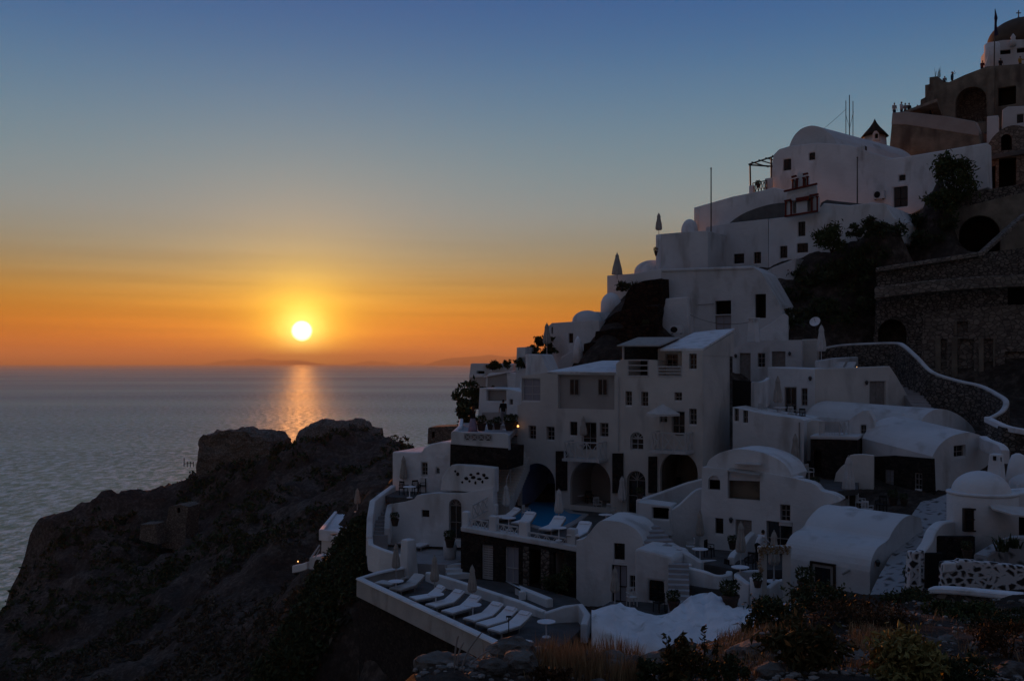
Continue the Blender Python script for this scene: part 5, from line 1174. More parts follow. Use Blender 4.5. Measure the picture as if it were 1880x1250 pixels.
def make_parasol(name, mat, h=2.35, r=.24, base=True):
    o = proto(name, 'parasol'); bm = bmesh.new(); tube(bm, [(0, 0, 0), (0, 0, h - .1)], .028, 8); obj('pole', bm, 'white_wood', o)
    bm = bmesh.new(); lathe(bm, [(r * .75, h * .36), (r * 1.0, h * .42), (r * .86, h * .60), (r * .62, h * .74), (r * .50, h * .84), (r * .56, h * .88), (r * .42, h * .93), (r * .30, h * .97), (.03, h)], 32, pleat=.16, npl=8); obj('canopy', bm, mat, o)
    bm = bmesh.new(); lathe(bm, [(.05, h * .985), (.045, h), (.02, h + .07)], 10); obj('finial', bm, 'grey_wood', o)
    if base: bm = bmesh.new(); lathe(bm, [(.28, 0), (.28, .06), (.06, .09), (.05, .25)], 20); obj('base', bm, 'pale_floor', o)
    return o
def make_table(name, r=.42, h=.72, mat='table_white'):
    o = proto(name, 'table'); bm = bmesh.new(); lathe(bm, [(r, h - .03), (r, h), (r * .9, h + .004)], 28); obj('tabletop', bm, mat, o)
    bm = bmesh.new(); lathe(bm, [(.2, 0), (.18, .04), (.035, .08), (.035, h - .03)], 12); obj('stem', bm, mat, o); return o
def make_chair(name, mat, seat_mat):
    o = proto(name, 'chair')
    for x in (-.2, .2):
        for y in (-.2, .2): bm = bmesh.new(); bar(bm, (x, y, 0), (x * .95, y * .95 + (.06 if False else 0), .44 if y < 0 else .9), .04); obj('leg', bm, mat, o)
    bm = bmesh.new(); bx(bm, (0, 0, .45), (.46, .46, .05)); obj('seat', bm, seat_mat, o, bevel=.015)
    bm = bmesh.new(); bar(bm, (-.2, .19, .86), (.2, .19, .86), .04, .1)
    for k in range(4): bar(bm, (-.12 + .08 * k, .19, .47), (-.12 + .08 * k, .19, .84), .035, .02)
    obj('backrest', bm, mat, o)
    for x in (-.23, .23): bm = bmesh.new(); bar(bm, (x, -.2, .64), (x, .2, .66), .04); bar(bm, (x, -.18, .45), (x, -.18, .64), .03); obj('armrest', bm, mat, o)
    return o
lg = make_lounger('sun_lounger'); lgb = make_lounger('bare_lounger', False)
par = make_parasol('folded_parasol', 'canvas'); parp = make_parasol('pale_parasol', 'canvas_pale', 2.5, .27); pard = make_parasol('dark_parasol', 'canvas', 2.6, .30)
tb = make_table('round_table'); ch_d = make_chair('dark_chair', 'black_wood', 'black_wood'); ch_w = make_chair('white_chair', 'white_wood', 'canvas_pale')
# loungers of the lower terrace: foot and head seen at these pixels
LG = [(757, 1099, 805, 1083, 'white cushioned lounger farthest along the row, behind the small round table'), (790, 1112, 844, 1090, 'second white lounger from the patio end, between two round tables'), (820, 1124, 874, 1100, 'white lounger standing beside the middle parasol and its table'),
      (860, 1138, 914, 1113, 'fourth white lounger, first after the middle parasol'), (884, 1147, 940, 1122, 'white lounger second from the near end of the row'), (906, 1158, 966, 1130, 'nearest white lounger, behind the thin lamp post')]
def lay(pr, u0, v0, u1, v1, z, lab, grp):
    a = PZ(u0, v0, z + .3); b = PZ(u1, v1, z + .55); d = b - a; return place(pr, loc=(a.x, a.y, z), rz=math.atan2(d.y, d.x), label=lab, group=grp, scale=(min(1.25, max(.9, Vector((d.x, d.y, 0)).length / 1.95)),) + (1.15, 1.0))
for x in LG: lay(lg, *x[:4], ZT, x[4], 'white loungers on the lower sun terrace')
for x in ((695, 1068, 728, 1064, 'bare lounger without a cushion in the far corner of the sun terrace'), (724, 1082, 770, 1060, 'bare lounger with a raised back next to the cushioned row')): lay(lgb, *x[:4], ZT, x[4], 'bare loungers on the lower sun terrace')
for x in ((738, 998, 768, 983, 'left lounger of the pair on the patio below the corner cottage'), (762, 1003, 796, 985, 'right lounger of the pair on the patio, near the doorway')): lay(lg, *x[:4], ZPAT, x[4], 'two loungers on the patio')
for x in ((905, 950, 932, 940, 'pool lounger farthest left, by the first railing post'), (948, 961, 974, 946, 'pool lounger with raised back behind the second railing panel'), (1000, 972, 1028, 954, 'pool lounger beside the pool parasol'), (1052, 983, 1075, 964, 'pool lounger at the curved gable end of the deck')): lay(lg, *x[:4], ZPOOL, x[4], 'loungers beside the pool')
def stand(pr, u, vt, vb, d=None, z=None, lab='', grp='folded parasols', full=2.35):
    """parasol whose top is seen at vt and foot at vb"""
    p = PZ(u, vb, z) if z is not None else P(u, vb, d); h = (vb - vt) * p.y / FPX
    s = h / full; return place(pr, loc=p, label=lab, group=grp, scale=(max(.9, s), max(.9, s), s))
PR = [(par, 727, 998, 1067, None, ZT, 'folded parasol in the far corner of the sun terrace by the chimney stack', 2.35), (par, 798, 1020, 1093, None, ZT, 'folded parasol between the first two white loungers', 2.35), (par, 867, 1038, 1113, None, ZT, 'folded parasol at the middle of the lounger row', 2.35),
      (parp, 1026, 898, 966, None, ZPOOL, 'pale folded parasol at the pool edge behind the railing', 2.5), (parp, 929, 890, 950, None, ZPOOL, 'pale folded parasol between the long stair and the pool', 2.5), (parp, 1142, 875, 945, None, ZPOOL, 'pale folded parasol in front of the arched glass door', 2.5),
      (par, 1285, 939, 1008, None, -10.35, 'folded parasol over the small table by the sloping stair wall', 2.35), (par, 1129, 1042, 1112, None, -12.1, 'folded parasol at the dark door of the curved cottage', 2.35), (par, 1360, 959, 1044, None, -10.35, 'folded parasol at the round tea table before the shuttered door', 2.35), (par, 1421, 975, 1070, 46.5, None, 'folded parasol seen through the garlanded gate', 2.35),
      (par, 1460, 798, 878, None, -6.85, 'folded parasol on the small terrace under the long white house', 2.35), (parp, 1558, 838, 938, None, -8.05, 'tall folded parasol on the roof terrace behind the big barrel vault', 2.5), (par, 1428, 692, 766, 63.5, None, 'folded parasol at the door of the cube house', 2.35), (parp, 1508, 597, 672, 71, None, 'pale folded parasol on the sun deck above the cube house', 2.5),
      (par, 1071, 765, 818, 64, None, 'folded parasol standing on the balcony over the middle arch', 2.35), (pard, 1209.5, 392, 440, 91, None, 'dark folded parasol on the square tower against the sky', 2.6), (pard, 1004, 594, 652, 80, None, 'dark folded parasol among plants left of the chamfered roof', 2.6), (par, 741, 838, 902, None, -8.6, 'folded parasol against the wall of the corner cottage', 2.35), (par, 656, 897, 940, 72, None, 'folded parasol poking up from behind the scrub ridge', 2.35)]
for pr, u, a, b, d, z, lab, full in PR: stand(pr, u, a, b, d, z, lab, 'folded parasols', full)
o = proto('tent_parasol', 'parasol'); bm = bmesh.new(); lathe(bm, [(.46, 0), (.40, .5), (.26, 1.1), (.14, 1.6), (.17, 1.66), (.08, 1.8), (.02, 1.95)], 32, pleat=.08, npl=8); obj('canopy', bm, 'canvas', o); bm = bmesh.new(); tube(bm, [(0, 0, -.4), (0, 0, 2.0)], .03, 8); obj('pole', bm, 'grey_wood', o)
place(o, loc=P(1133, 504, 88), label='dark half open parasol on the white parapet against the yellow sky')
o = proto('open_parasol', 'parasol'); bm = bmesh.new(); rr = 1.35
for k in range(8):
    a0, a1 = math.pi / 4 * k, math.pi / 4 * (k + 1); t_ = bm.verts.new((0, 0, 2.55)); b0, b1 = [bm.verts.new((rr * math.cos(a), rr * math.sin(a), 2.05)) for a in (a0, a1)]; c0, c1 = [bm.verts.new((rr * math.cos(a), rr * math.sin(a), 1.93)) for a in (a0, a1)]
    bm.faces.new((t_, b0, b1)); bm.faces.new((b0, c0, c1, b1))
bmesh.ops.remove_doubles(bm, verts=bm.verts, dist=.001); obj('canopy', bm, 'canvas_pale', o); bm = bmesh.new(); tube(bm, [(0, 0, 0), (0, 0, 2.65)], .03, 8); obj('pole', bm, 'white_wood', o)
pp = mp_.pt(1228, 826, 1.0); place(o, loc=pp, rz=.3, label='open white parasol spread above the right hand balcony', scale=(.8, .8, (826 - 736) * pp.y / FPX / 2.65))
TB = [(727, 1066, None, ZT, 'round white table under the far corner parasol'), (800, 1090, None, ZT, 'round white table between the first and second white loungers'), (868, 1109, None, ZT, 'round white table at the foot of the middle parasol'), (1003, 1140, None, ZT, 'round white table at the near end of the sun terrace'),
      (934, 950, None, ZPOOL, 'round white table under the parasol by the long stair'), (1026, 968, None, ZPOOL, 'round white table under the pool edge parasol'), (1112, 944, None, ZPOOL, 'round white table on the dark pool deck'), (1161, 957, None, ZPOOL, 'round white table beside the terrace wing'),
      (1285, 1007, None, -10.35, 'dark edged round table by the sloping stair wall'), (1359, 1040, None, -10.35, 'round tea table before the rounded parapet'), (1421, 1066, 46.5, None, 'round white table seen through the garlanded gate'), (1461, 874, None, -6.85, 'round white table under the long white house'), (1558, 931, None, -8.05, 'round white table on the roof terrace'), (752, 893, None, -8.6, 'round table between black chairs at the corner cottage')]
for u, v, d, z, lab in TB:
    p = PZ(u, v, z + .72) if z is not None else P(u, v, d) + Vector((0, 0, 0)); p = Vector((p.x, p.y, z if z is not None else p.z - .72)); place(tb, loc=p, label=lab, group='round cafe tables')
CH = [(ch_d, 764, 907, -8.6, .5, 'black chair facing the table at the corner cottage'), (ch_d, 741, 908, -8.6, 2.6, 'black chair nearest the outer stair wall of the corner cottage'), (ch_d, 775, 903, -8.6, -1.2, 'black chair turned sideways near the corner cottage window'),
      (ch_w, 1097, 938, ZPOOL, .4, 'pale chair before the middle arch by the pool'), (ch_w, 1122, 950, ZPOOL, 2.4, 'pale chair beside the pool deck table'), (ch_d, 1302, 1022, -10.35, 1.0, 'dark chair at the small table by the sloping stair wall'), (ch_w, 1268, 1018, -10.35, -1.6, 'pale chair tucked by the stair wall parasol'), (ch_d, 1340, 1058, -11.0, 2.0, 'dark chair inside the rounded parapet'),
      (ch_d, 1378, 1048, -10.35, -.6, 'dark chair on the gate side of the tea table'), (ch_w, 1485, 880, -6.85, .6, 'pale chair before the stone store'), (ch_w, 1580, 937, -8.05, .9, 'pale chair on the roof terrace beside its table'), (ch_w, 1592, 950, -8.05, 2.2, 'pale chair at the parapet of the roof terrace'), (ch_d, 1618, 941, -8.05, -.8, 'dark chair under the stone front of the barrel roofed house'), (ch_w, 1160, 1112, -12.1, .3, 'pale chair outside the curved cottage door'), (ch_d, 1210, 1122, -12.1, -.9, 'dark chair in the lower yard before the front wing')]
for pr, u, v, z, rz, lab in CH: p = PZ(u, v, z); place(pr, loc=p, rz=rz, label=lab, group='terrace chairs')
# air conditioners
ac = proto('air_conditioner', 'air conditioner'); bm = bmesh.new(); bx(bm, (0, 0, .3), (.85, .32, .6)); obj('case', bm, 'white', ac, bevel=.02)
bm = bmesh.new(); q = bmesh.ops.create_cone(bm, cap_ends=True, segments=20, radius1=.24, radius2=.24, depth=.03); bmesh.ops.transform(bm, matrix=Matrix.Translation((-.12, -.17, .3)) @ Matrix.Rotation(R(90), 4, 'X'), verts=q['verts']); obj('fan_grille', bm, 'void', ac)
for x in (-.3, .3): bm = bmesh.new(); bx(bm, (x, 0, -.03), (.05, .34, .06)); obj('foot', bm, 'metal', ac)
place(ac, loc=P(1242, 612, 79), rz=R(-30), label='air conditioner on the roof below the big plain hillside house', scale=(1.25, 1, 1)); place(ac, loc=Pl(1418, 99, -40).pt(1616, 366, .25), rz=R(-40), label='air conditioner on the garden wall of the vaulted mansion', scale=(1.2, 1, 1.3))
# wall lamps
lm = proto('wall_lamp', 'lamp'); bm = bmesh.new(); bx(bm, (0, .05, 0), (.06, .1, .06)); obj('bracket', bm, 'metal', lm); bm = bmesh.new(); lathe(bm, [(.05, -.16), (.09, -.02), (.10, .0), (.03, .08)], 8); obj('lantern', bm, 'metal', lm)
for pl_, u, v, lab in ((qk, 1351, 652, 'wall lamp left of the grey door below the chimney'), (qk, 1450, 648, 'wall lamp right of the closed shutters'), (qm, 1343, 952, 'wall lamp beside the shuttered door of the vault cottage'), (mp_, 1040, 842, 'wall lamp left of the middle arch'), (sd_, 1589, 701, 'wall lamp by the side door of the cube house'), (qj, 1488, 693, 'wall lamp at the corner of the cube house'), (qv, 1607, 1030, 'small lamp on the round end of the big barrel vault')):
    place(lm, loc=pl_.pt(u, v, .12), rz=pl_.yaw, label=lab, scale=(1.3, 1.3, 1.3))
def lit(name, p, r, lab):
    t = thing(name, lab, 'lamp', p); bm = bmesh.new(); lathe(bm, [(r * 1.3, -r * 1.4), (r * 1.3, -r)], 10, p); obj('base', bm, 'metal', t); bm = bmesh.new(); lathe(bm, [(r * .9, -r), (r, 0), (r * .5, r)], 10, p); obj('glow_globe', bm, 'lamp_glint_glow', t)
lit('lantern_or_glint', P(547, 1030, 78), .05, 'small glowing orange lamp on the terrace below the sunlit house'); lit('lantern_or_glint', P(951, 782, 66.5), .07, 'tiny glowing lamp at the head of the long white stair'); lit('lantern_or_glint', P(1573, 674, 68), .03, 'tiny glowing lamp on the sun deck of the cube house'); lit('lantern_or_glint', P(1366, 472, 91.3), .05, 'tiny added glow standing in for a bright reflection in a mansion window')  # last one is no lamp: added glow for a reflection in the window
for x in ():
    pass
lp = thing('lamp_post', 'thin dark lamp post standing before the nearest lounger', 'lamp post', P(934, 1200, 40))
b0 = P(934, 1205, 40); t0 = P(934, 1133, 40); bm = bmesh.new(); tube(bm, [b0, t0], .02, 6); obj('pole', bm, 'black_wood', lp); bm = bmesh.new(); bx(bm, t0 + Vector((0, 0, .04)), (.22, .08, .06)); bar(bm, t0 + Vector((-.1, 0, .04)), t0 + Vector((-.1, 0, -.08)), .02); bar(bm, t0 + Vector((.1, 0, .04)), t0 + Vector((.1, 0, -.08)), .02); obj('lamp_head', bm, 'black_wood', lp)

# ------------------------------------------------------------------ plants
def leaves(bm, c, r, n, size, hollow=.35, flat=.0, up=.3, seed=0, clump=0, lng=1.6):
    rng = random.Random(seed); c = Vector(c); r = Vector(r if isinstance(r, (tuple, list)) else (r, r, r)); cl = []
    if clump:
        for _ in range(clump):
            d = Vector((rng.gauss(0, 1), rng.gauss(0, 1), rng.gauss(0, .8))); d.normalize(); d *= rng.uniform(.45, .95); cl.append(d)
    for _ in range(n):
        if clump: d = rng.choice(cl) + Vector((rng.gauss(0, .17), rng.gauss(0, .17), rng.gauss(0, .15)))
        else: d = Vector((rng.gauss(0, 1), rng.gauss(0, 1), rng.gauss(0, 1))); d.normalize(); d *= rng.uniform(hollow, 1) ** .6
        p = c + Vector((d.x * r.x, d.y * r.y, d.z * r.z)); s = size * rng.uniform(.6, 1.3)
        a = Vector((rng.gauss(0, 1), rng.gauss(0, 1), rng.gauss(up, 1))).normalized(); b = a.cross(Vector((rng.gauss(0, 1), rng.gauss(0, 1), rng.gauss(0, 1)))).normalized()
        k = a.cross(b) * s * .18
        bm.faces.new([bm.verts.new(x) for x in (p - a * s * lng / 2, p + b * s * .32 + k, p + a * s * lng / 2, p - b * s * .32 + k)])
def shrub(name, lab, p, r, n, size, mat='leaf_dark', cat='shrub', clump=0, stems=3, seed=0, grp=None, lng=1.6, zoff=None):
    p = Vector(p); rv = r if isinstance(r, (tuple, list)) else (r, r, r); t = thing(name, lab, cat, p, 0, grp)
    bm = bmesh.new(); leaves(bm, p + Vector((0, 0, rv[2] * .85 if zoff is None else zoff)), rv, n, size, seed=seed, clump=clump, lng=lng); obj('foliage', bm, mat, t)
    if stems:
        rng = random.Random(seed + 5); bm = bmesh.new()
        for k in range(stems):
            a = rng.uniform(0, 6.3); q = p + Vector((math.cos(a) * rv[0] * .5, math.sin(a) * rv[1] * .5, rv[2] * 1.1)); tube(bm, [p - Vector((0, 0, .15)), p.lerp(q, .5) + Vector((rng.uniform(-.05, .05), 0, 0)), q], [.035 * rv[2] + .01, .025 * rv[2] + .008, .008], 5)
        obj('stems', bm, 'dark_wood', t)
    return t
def blades(bm, p, n, L_, w, spread, seed, droop=.4):
    rng = random.Random(seed); p = Vector(p)
    for _ in range(n):
        a = rng.uniform(0, 6.283); o = Vector((math.cos(a), math.sin(a), 0)); s = rng.uniform(.1, spread); l_ = L_ * rng.uniform(.55, 1.1); b = p + Vector((rng.gauss(0, .12 * L_), rng.gauss(0, .12 * L_), 0)); sd = Vector((-o.y, o.x, 0)) * w * rng.uniform(.7, 1.3)
        m = b + o * l_ * s * .45 + Vector((0, 0, l_ * .6)); e = b + o * l_ * s + Vector((0, 0, l_ * (1 - droop * s * rng.uniform(.4, 1))))
        v = [bm.verts.new(x) for x in (b - sd, b + sd, m + sd * .7, m - sd * .7, e)]; bm.faces.new(v[:4]); bm.faces.new((v[3], v[2], v[4]))
def agave(name, lab, p, n, L_, mat='leaf_dark', seed=0, grp=None, w=.05):
    bm = bmesh.new(); blades(bm, p, n, L_, w, 1.1, seed, .5); return tag(obj(name, bm, mat), lab, 'agave', grp)
def on_ground(u, v, d0):
    """first point along the ray (u, v) from d0 outwards where it meets the hillside"""
    d = d0; pv = None
    while d < 330:
        p = P(u, v, d); g = tz(p.x, p.y)
        if p.z <= g: return Vector((p.x, p.y, g))
        d *= 1.008
    return P(u, v, d0)
# foreground
for i, (u, v, d, r, n, s, m, lab, cl) in enumerate([(1665, 1240, 12.6, (.50, .45, .36), 2200, .085, 'leaf_yellow', 'round yellow green succulent bush in the foreground', 60),
      (1255, 1250, 12.6, (.36, .3, .30), 700, .075, 'leaf_tip', 'leafy dark bush with upright sprigs before the whitewashed rock', 14), (1190, 1246, 12.7, (.22, .2, .22), 420, .06, 'leaf_dark', 'small thin leafed bush left of the sprig bush', 10), (1330, 1250, 12.7, (.32, .28, .22), 600, .06, 'leaf_dark', 'low dark bush right of the sprig bush', 12),
      (1478, 1232, 13, (.55, .4, .42), 1500, .085, 'leaf_tip', 'broad dark bush with reddish leaf tips in mid foreground', 30), (1580, 1165, 17.5, (.9, .6, .42), 1800, .06, 'leaf_brown', 'brownish dry cushion bush behind the yellow green bush', 30), (1505, 1140, 19, (.75, .6, .45), 1500, .07, 'leaf_dark', 'dark rounded bush below the big barrel vault', 20), (1420, 1165, 17, (.5, .4, .4), 1000, .07, 'leaf_dark', 'dark bush under the garlanded gate', 16),
      (1755, 1135, 19.0, (.75, .5, .20), 1100, .075, 'leaf', 'green shrub with reddish stems under the white coping', 22), (1855, 1150, 17.5, (.7, .5, .2), 1000, .07, 'leaf_dark', 'dark shrub at the photo edge under the white coping', 20), (1850, 1200, 15, (.55, .4, .30), 1200, .05, 'leaf_brown', 'dry brown shrub at the right edge of the foreground', 20), (1760, 1245, 12.8, (.5, .4, .22), 1200, .06, 'leaf_dark', 'low dark shrub right of the yellow green bush', 18),
      (1005, 1248, 12.5, (.25, .2, .18), 500, .05, 'leaf_brown', 'small russet bush among the foreground rocks', 10), (1660, 1118, 22, (.6, .5, .4), 900, .07, 'leaf_dark', 'dark bush at the lower end of the stone path', 14)]):
    p = P(u, v, d); p.z = min(p.z, tz(p.x, p.y) + .02) if v < 1245 else tz(p.x, p.y); shrub('shrub', lab, p, r, n, s, m, 'shrub', cl, 4, 20 + i, 'foreground shrubs')
for i, (u0, v0, u1, v1, d, lean) in enumerate([(1238, 1235, 1222, 1165, 12.6, 0), (1262, 1235, 1252, 1160, 12.6, 0), (1290, 1235, 1292, 1150, 12.6, 0), (1308, 1238, 1318, 1172, 12.6, 0)]):
    a, b = P(u0, v0, d), P(u1, v1, d); t = thing('leafy_sprig', 'upright leafy sprig of the foreground bush, ' + ('nearest the dry grass', 'second from the dry grass', 'tallest one before the white rock', 'rightmost of the four sprigs')[i], 'sprig', a, 0, 'sprigs of the foreground bush')
    bm = bmesh.new(); tube(bm, [a, a.lerp(b, .5) + Vector((.02, 0, 0)), b], [.012, .009, .004], 5); obj('stem', bm, 'dark_wood', t); bm = bmesh.new()
    for k in range(46):
        q = a.lerp(b, .1 + .9 * k / 46); leaves(bm, q, .045, 1, .055, seed=900 + i * 50 + k)
    obj('foliage', bm, 'leaf_tip', t)
bm = bmesh.new()
for k in range(420):
    rng = random.Random(k); u = rng.uniform(985, 1185); d = rng.uniform(12.9, 14.3); p = P(u, 1200, d); p.z = tz(p.x, p.y) - .03; blades(bm, p, 9, rng.uniform(.32, .62) * (1 - .35 * abs(u - 1080) / 100), .0045, .35, k)
tag(obj('dry_grass', bm, 'straw'), kind='stuff')
bm = bmesh.new()
for k in range(900):
    rng = random.Random(5000 + k); u = rng.choice([rng.uniform(1320, 1430), rng.uniform(800, 1880), rng.uniform(1560, 1640)]); d = rng.uniform(12.7, 19); p = P(u, 1200, d); p.z = tz(p.x, p.y) - .03; blades(bm, p, 7, rng.uniform(.12, .34), .005, .6, k)
tag(obj('dry_grass', bm, 'straw'), kind='stuff')
for i, (u, v, d, L_, n, m, lab) in enumerate([(1425, 1128, 18.5, .45, 26, 'leaf_dark', 'spiky dark agave below the garlanded gate'), (1372, 1160, 17, .3, 22, 'leaf_dark', 'small spiky plant beside the white rock bank'), (1838, 1012, 38.6, .75, 30, 'leaf_dark', 'dark agave in the whitewashed boulder bed'), (1862, 1006, 38.4, .6, 24, 'leaf_dark', 'second agave in the boulder bed, nearer the frame edge'), (1165, 529, 88, .9, 22, 'leaf_dark', 'agave silhouette on the dark rock step below the small dome'), (1192, 513, 89, .8, 22, 'leaf_dark', 'agave on top of the dark rock by the plain hillside house')]): agave('agave', lab, P(u, v, d), n, L_, m, i, 'agaves')
t = thing('bare_branches', 'bare curving branches at the lip above the dark cliff', 'dead shrub', P(840, 1245, 12.6))
for k, pts_ in enumerate([[(836, 1262), (834, 1220), (838, 1180), (842, 1166)], [(838, 1262), (848, 1225), (862, 1190), (885, 1160)], [(836, 1258), (842, 1200), (852, 1178)], [(846, 1255), (868, 1215), (900, 1192)], [(850, 1255), (880, 1230), (918, 1215)]]):
    bm = bmesh.new(); tube(bm, soft([P(u, v, 12.4 + .15 * k) for u, v in pts_], 3), [.016] * 2 + [.012] * (3 * (len(pts_) - 1) - 2) + [.005], 5); obj('branch', bm, 'grey_wood', t)
# rocks along the lip
RK = [(800, 1240, 12.9, .26), (845, 1236, 13.2, .2), (940, 1222, 13.6, .28), (955, 1240, 13, .24), (985, 1215, 13.9, .2), (1040, 1218, 13.8, .15), (1075, 1222, 13.7, .26), (1120, 1224, 13.7, .3), (1160, 1224, 13.8, .22), (1205, 1222, 14, .2), (1385, 1216, 14.4, .3), (1350, 1215, 14.3, .16), (1430, 1212, 14.6, .24), (1560, 1218, 14, .3), (1610, 1215, 14.2, .2), (1700, 1190, 15.5, .2), (1740, 1180, 16, .18), (1800, 1195, 15.5, .16), (1720, 1226, 13.6, .14), (1860, 1230, 13.6, .2), (905, 1246, 12.7, .2), (1100, 1246, 12.7, .14), (1420, 1243, 12.9, .22), (1300, 1222, 14, .18)]
WD = ['pale', 'grey', 'split', 'flat', 'rough', 'blunt', 'pitted', 'low']
for i, (u, v, d, r) in enumerate(RK):
    p = P(u, v, d); p.z = tz(p.x, p.y) + r * .25; bm = bmesh.new(); blob(bm, p, (r * random.uniform(.9, 1.4), r * random.uniform(.7, 1), r * random.uniform(.5, .8)), 3, .28, 1.3)
    near = ['at the cliff lip by the bare branches', 'below the parapet corner', 'under the dry grass', 'beside the sprig bush', 'left of the broad dark bush', 'beside the yellow green bush', 'at the right foreground edge'][0 if u < 860 else 1 if u < 1000 else 2 if u < 1180 else 3 if u < 1340 else 4 if u < 1500 else 5 if u < 1760 else 6]
    tag(obj('rock', bm, 'rubble_rock'), WD[i % 8] + ' foreground rock ' + near + (', larger' if r >= .24 else ', smaller'), 'rock', 'rocks along the foreground lip')
bm = bmesh.new(); rng = random.Random(3)
for k in range(2600):
    u = rng.uniform(760, 1900); d = rng.choice([rng.uniform(12.4, 14), rng.uniform(12.4, 21)]); p = P(u, 1200, d); p.z = tz(p.x, p.y) + .01; r = rng.uniform(.012, .05) * rng.uniform(.5, 1.6)
    q = bmesh.ops.create_icosphere(bm, subdivisions=1, radius=r); sx = Vector((rng.uniform(.7, 1.4), rng.uniform(.7, 1.2), rng.uniform(.4, .8)))
    for v in q['verts']: v.co = p + Vector((v.co.x * sx.x, v.co.y * sx.y, v.co.z * sx.z)) * (1 + .35 * noise.noise(v.co * 40 + Vector((k, 0, 0))))
tag(obj('gravel', bm, 'stone_bits'), kind='stuff')
# pots and small plants around the houses
pot = proto('plant_pot', 'plant pot'); bm = bmesh.new(); lathe(bm, [(.17, 0), (.24, .32), (.27, .36), (.27, .42), (.22, .42), (.2, .36)], 16); obj('pot', bm, 'clay', pot); bm = bmesh.new(); leaves(bm, (0, 0, .62), (.30, .30, .26), 170, .11, seed=3); obj('foliage', bm, 'leaf_dark', pot)
for u, v, d, s, lab in ((1237, 1120, 45, 1.1, 'plant pot at the foot of the steep narrow steps'), (1341, 1118, 42.6, 1.5, 'wide clay pot on the whitewashed rock bank'), (1391, 1078, 44.2, .8, 'plant hanging over the round planter column'), (884, 791, 63.5, 1.2, 'square planted pot on the view terrace beside the woman'), (900, 789, 65, .8, 'middle planted pot on the view terrace ledge'), (913, 788, 66, 1.0, 'dark planted pot nearest the man on the view terrace'), (935, 790, 66, 1.3, 'large planted pot by the lamp at the stair head'), (944, 786, 67, 1.1, 'planted pot against the hotel wall at the stair head'), (1480, 1092, 38, 1.3, 'bushy pot beside the dark framed window of the big vault'), (826, 1004, 58.4, 1.2, 'dark potted shrub against the rounded pillar'), (725, 965, 61, 1.0, 'dark round pot on the inner stair wall of the patio'), (1776, 1024, 38.2, .8, 'clay pot on top of the pebble wall'), (1264, 424, 93, .9, 'potted plant beside the little dome on the square tower'), (1206, 470, 91, 1.0, 'potted plant at the sunlit edge of the square tower')): place(pot, loc=P(u, v, d), label=lab, scale=(s, s, s), group='potted plants')
for i, (u, v, d, r, n, s, lab) in enumerate([(905, 678, 86, (.75, .5, .36), 320, .22, 'spiky dark shrub on the outermost house roof'), (931, 676, 84, (.32, .3, .42), 170, .2, 'upright dark shrub beside the slanting white roof'), (952, 676, 79.5, (.35, .3, .45), 170, .2, 'dark shrub against the little cube house'), (980, 652, 81, (.8, .5, .5), 360, .2, 'dark hedge under the small dark parasol'), (1008, 655, 80.5, (.8, .5, .6), 420, .24, 'flowering shrub at the foot of the chamfered house'), (1000, 635, 82, (.9, .5, .5), 380, .24, 'bushy plants behind the dark parasol on the terrace'), (852, 790, 76, (.9, .7, 1.45), 800, .3, 'tall dark creeper covered rock at the edge above the sea'), (866, 752, 80, (1.5, .9, 1.2), 800, .3, 'dark overhanging bush below the outermost house'),
      (1028, 1090, 53.5, (1.0, .8, .95), 900, .16, 'dark bush in the courtyard before the cellar house'), (1526, 462, 82, (1.7, 1.3, 1.35), 1500, .22, 'airy grey green tree against the lower mansion wall'), (1576, 440, 80.5, (.9, .7, .7), 420, .22, 'small bush at the corner of the mansion wall'), (1752, 368, 84.5, (2.1, 1.5, 2.2), 2400, .26, 'large leafy tree before the garden wall of the vaulted mansion'), (1728, 392, 84, (1.4, 1, 1.2), 900, .26, 'dark bush at the foot of the large leafy tree'), (1140, 533, 88, (.9, .6, .5), 300, .24, 'scrubby plant on the dark rock below the half open parasol'), (1680, 1065, 40, (.5, .4, .4), 500, .12, 'dark bush at the bottom of the gate pier'), (1690, 1108, 30, (.4, .3, .25), 300, .1, 'dark bush hiding the near end of the white coping')]):
    shrub('tree' if 'tree' in lab else 'shrub', lab, P(u, v, d), r, n, s, 'leaf' if 'tree' in lab else 'leaf_dark', 'tree' if 'tree' in lab else 'shrub', 16 if 'tree' in lab else 12, 4, 60 + i)
# dark bushes on the slope right of the mansions
for i, (u, v, d, r) in enumerate([(1470, 560, 82, 1.5), (1500, 590, 80.5, 1.8), (1535, 600, 80, 1.9), (1580, 585, 81, 2.0), (1520, 545, 83, 1.8), (1560, 530, 84.5, 2.0), (1600, 540, 82, 1.8), (1480, 520, 84, 1.5), (1530, 512, 87, 1.5), (1580, 505, 87.5, 1.6), (1630, 485, 88, 1.5), (1670, 455, 90, 1.4), (1710, 450, 90.5, 1.5), (1668, 418, 93, .9), (1692, 425, 92.5, 1.2), (1740, 430, 91, 1.2), (1605, 462, 91, 1.0), (1460, 600, 79, 1.3)]):
    shrub('shrub', 'dark shrub on the slope ' + ['right of the plain hillside house', 'below the mansion tree', 'above the ruined rubble house', 'between the two mansions', 'beside the arched cellar'][0 if u < 1510 and v > 530 else 1 if u < 1560 else 2 if v > 470 else 3 if u < 1665 else 4], on_ground(u, v + 8, 72), (r, r * .8, r * .62), 420, .26, 'leaf_dark', 'shrub', 12, 0, 200 + i, 'dark shrubs on the slope below the mansions')
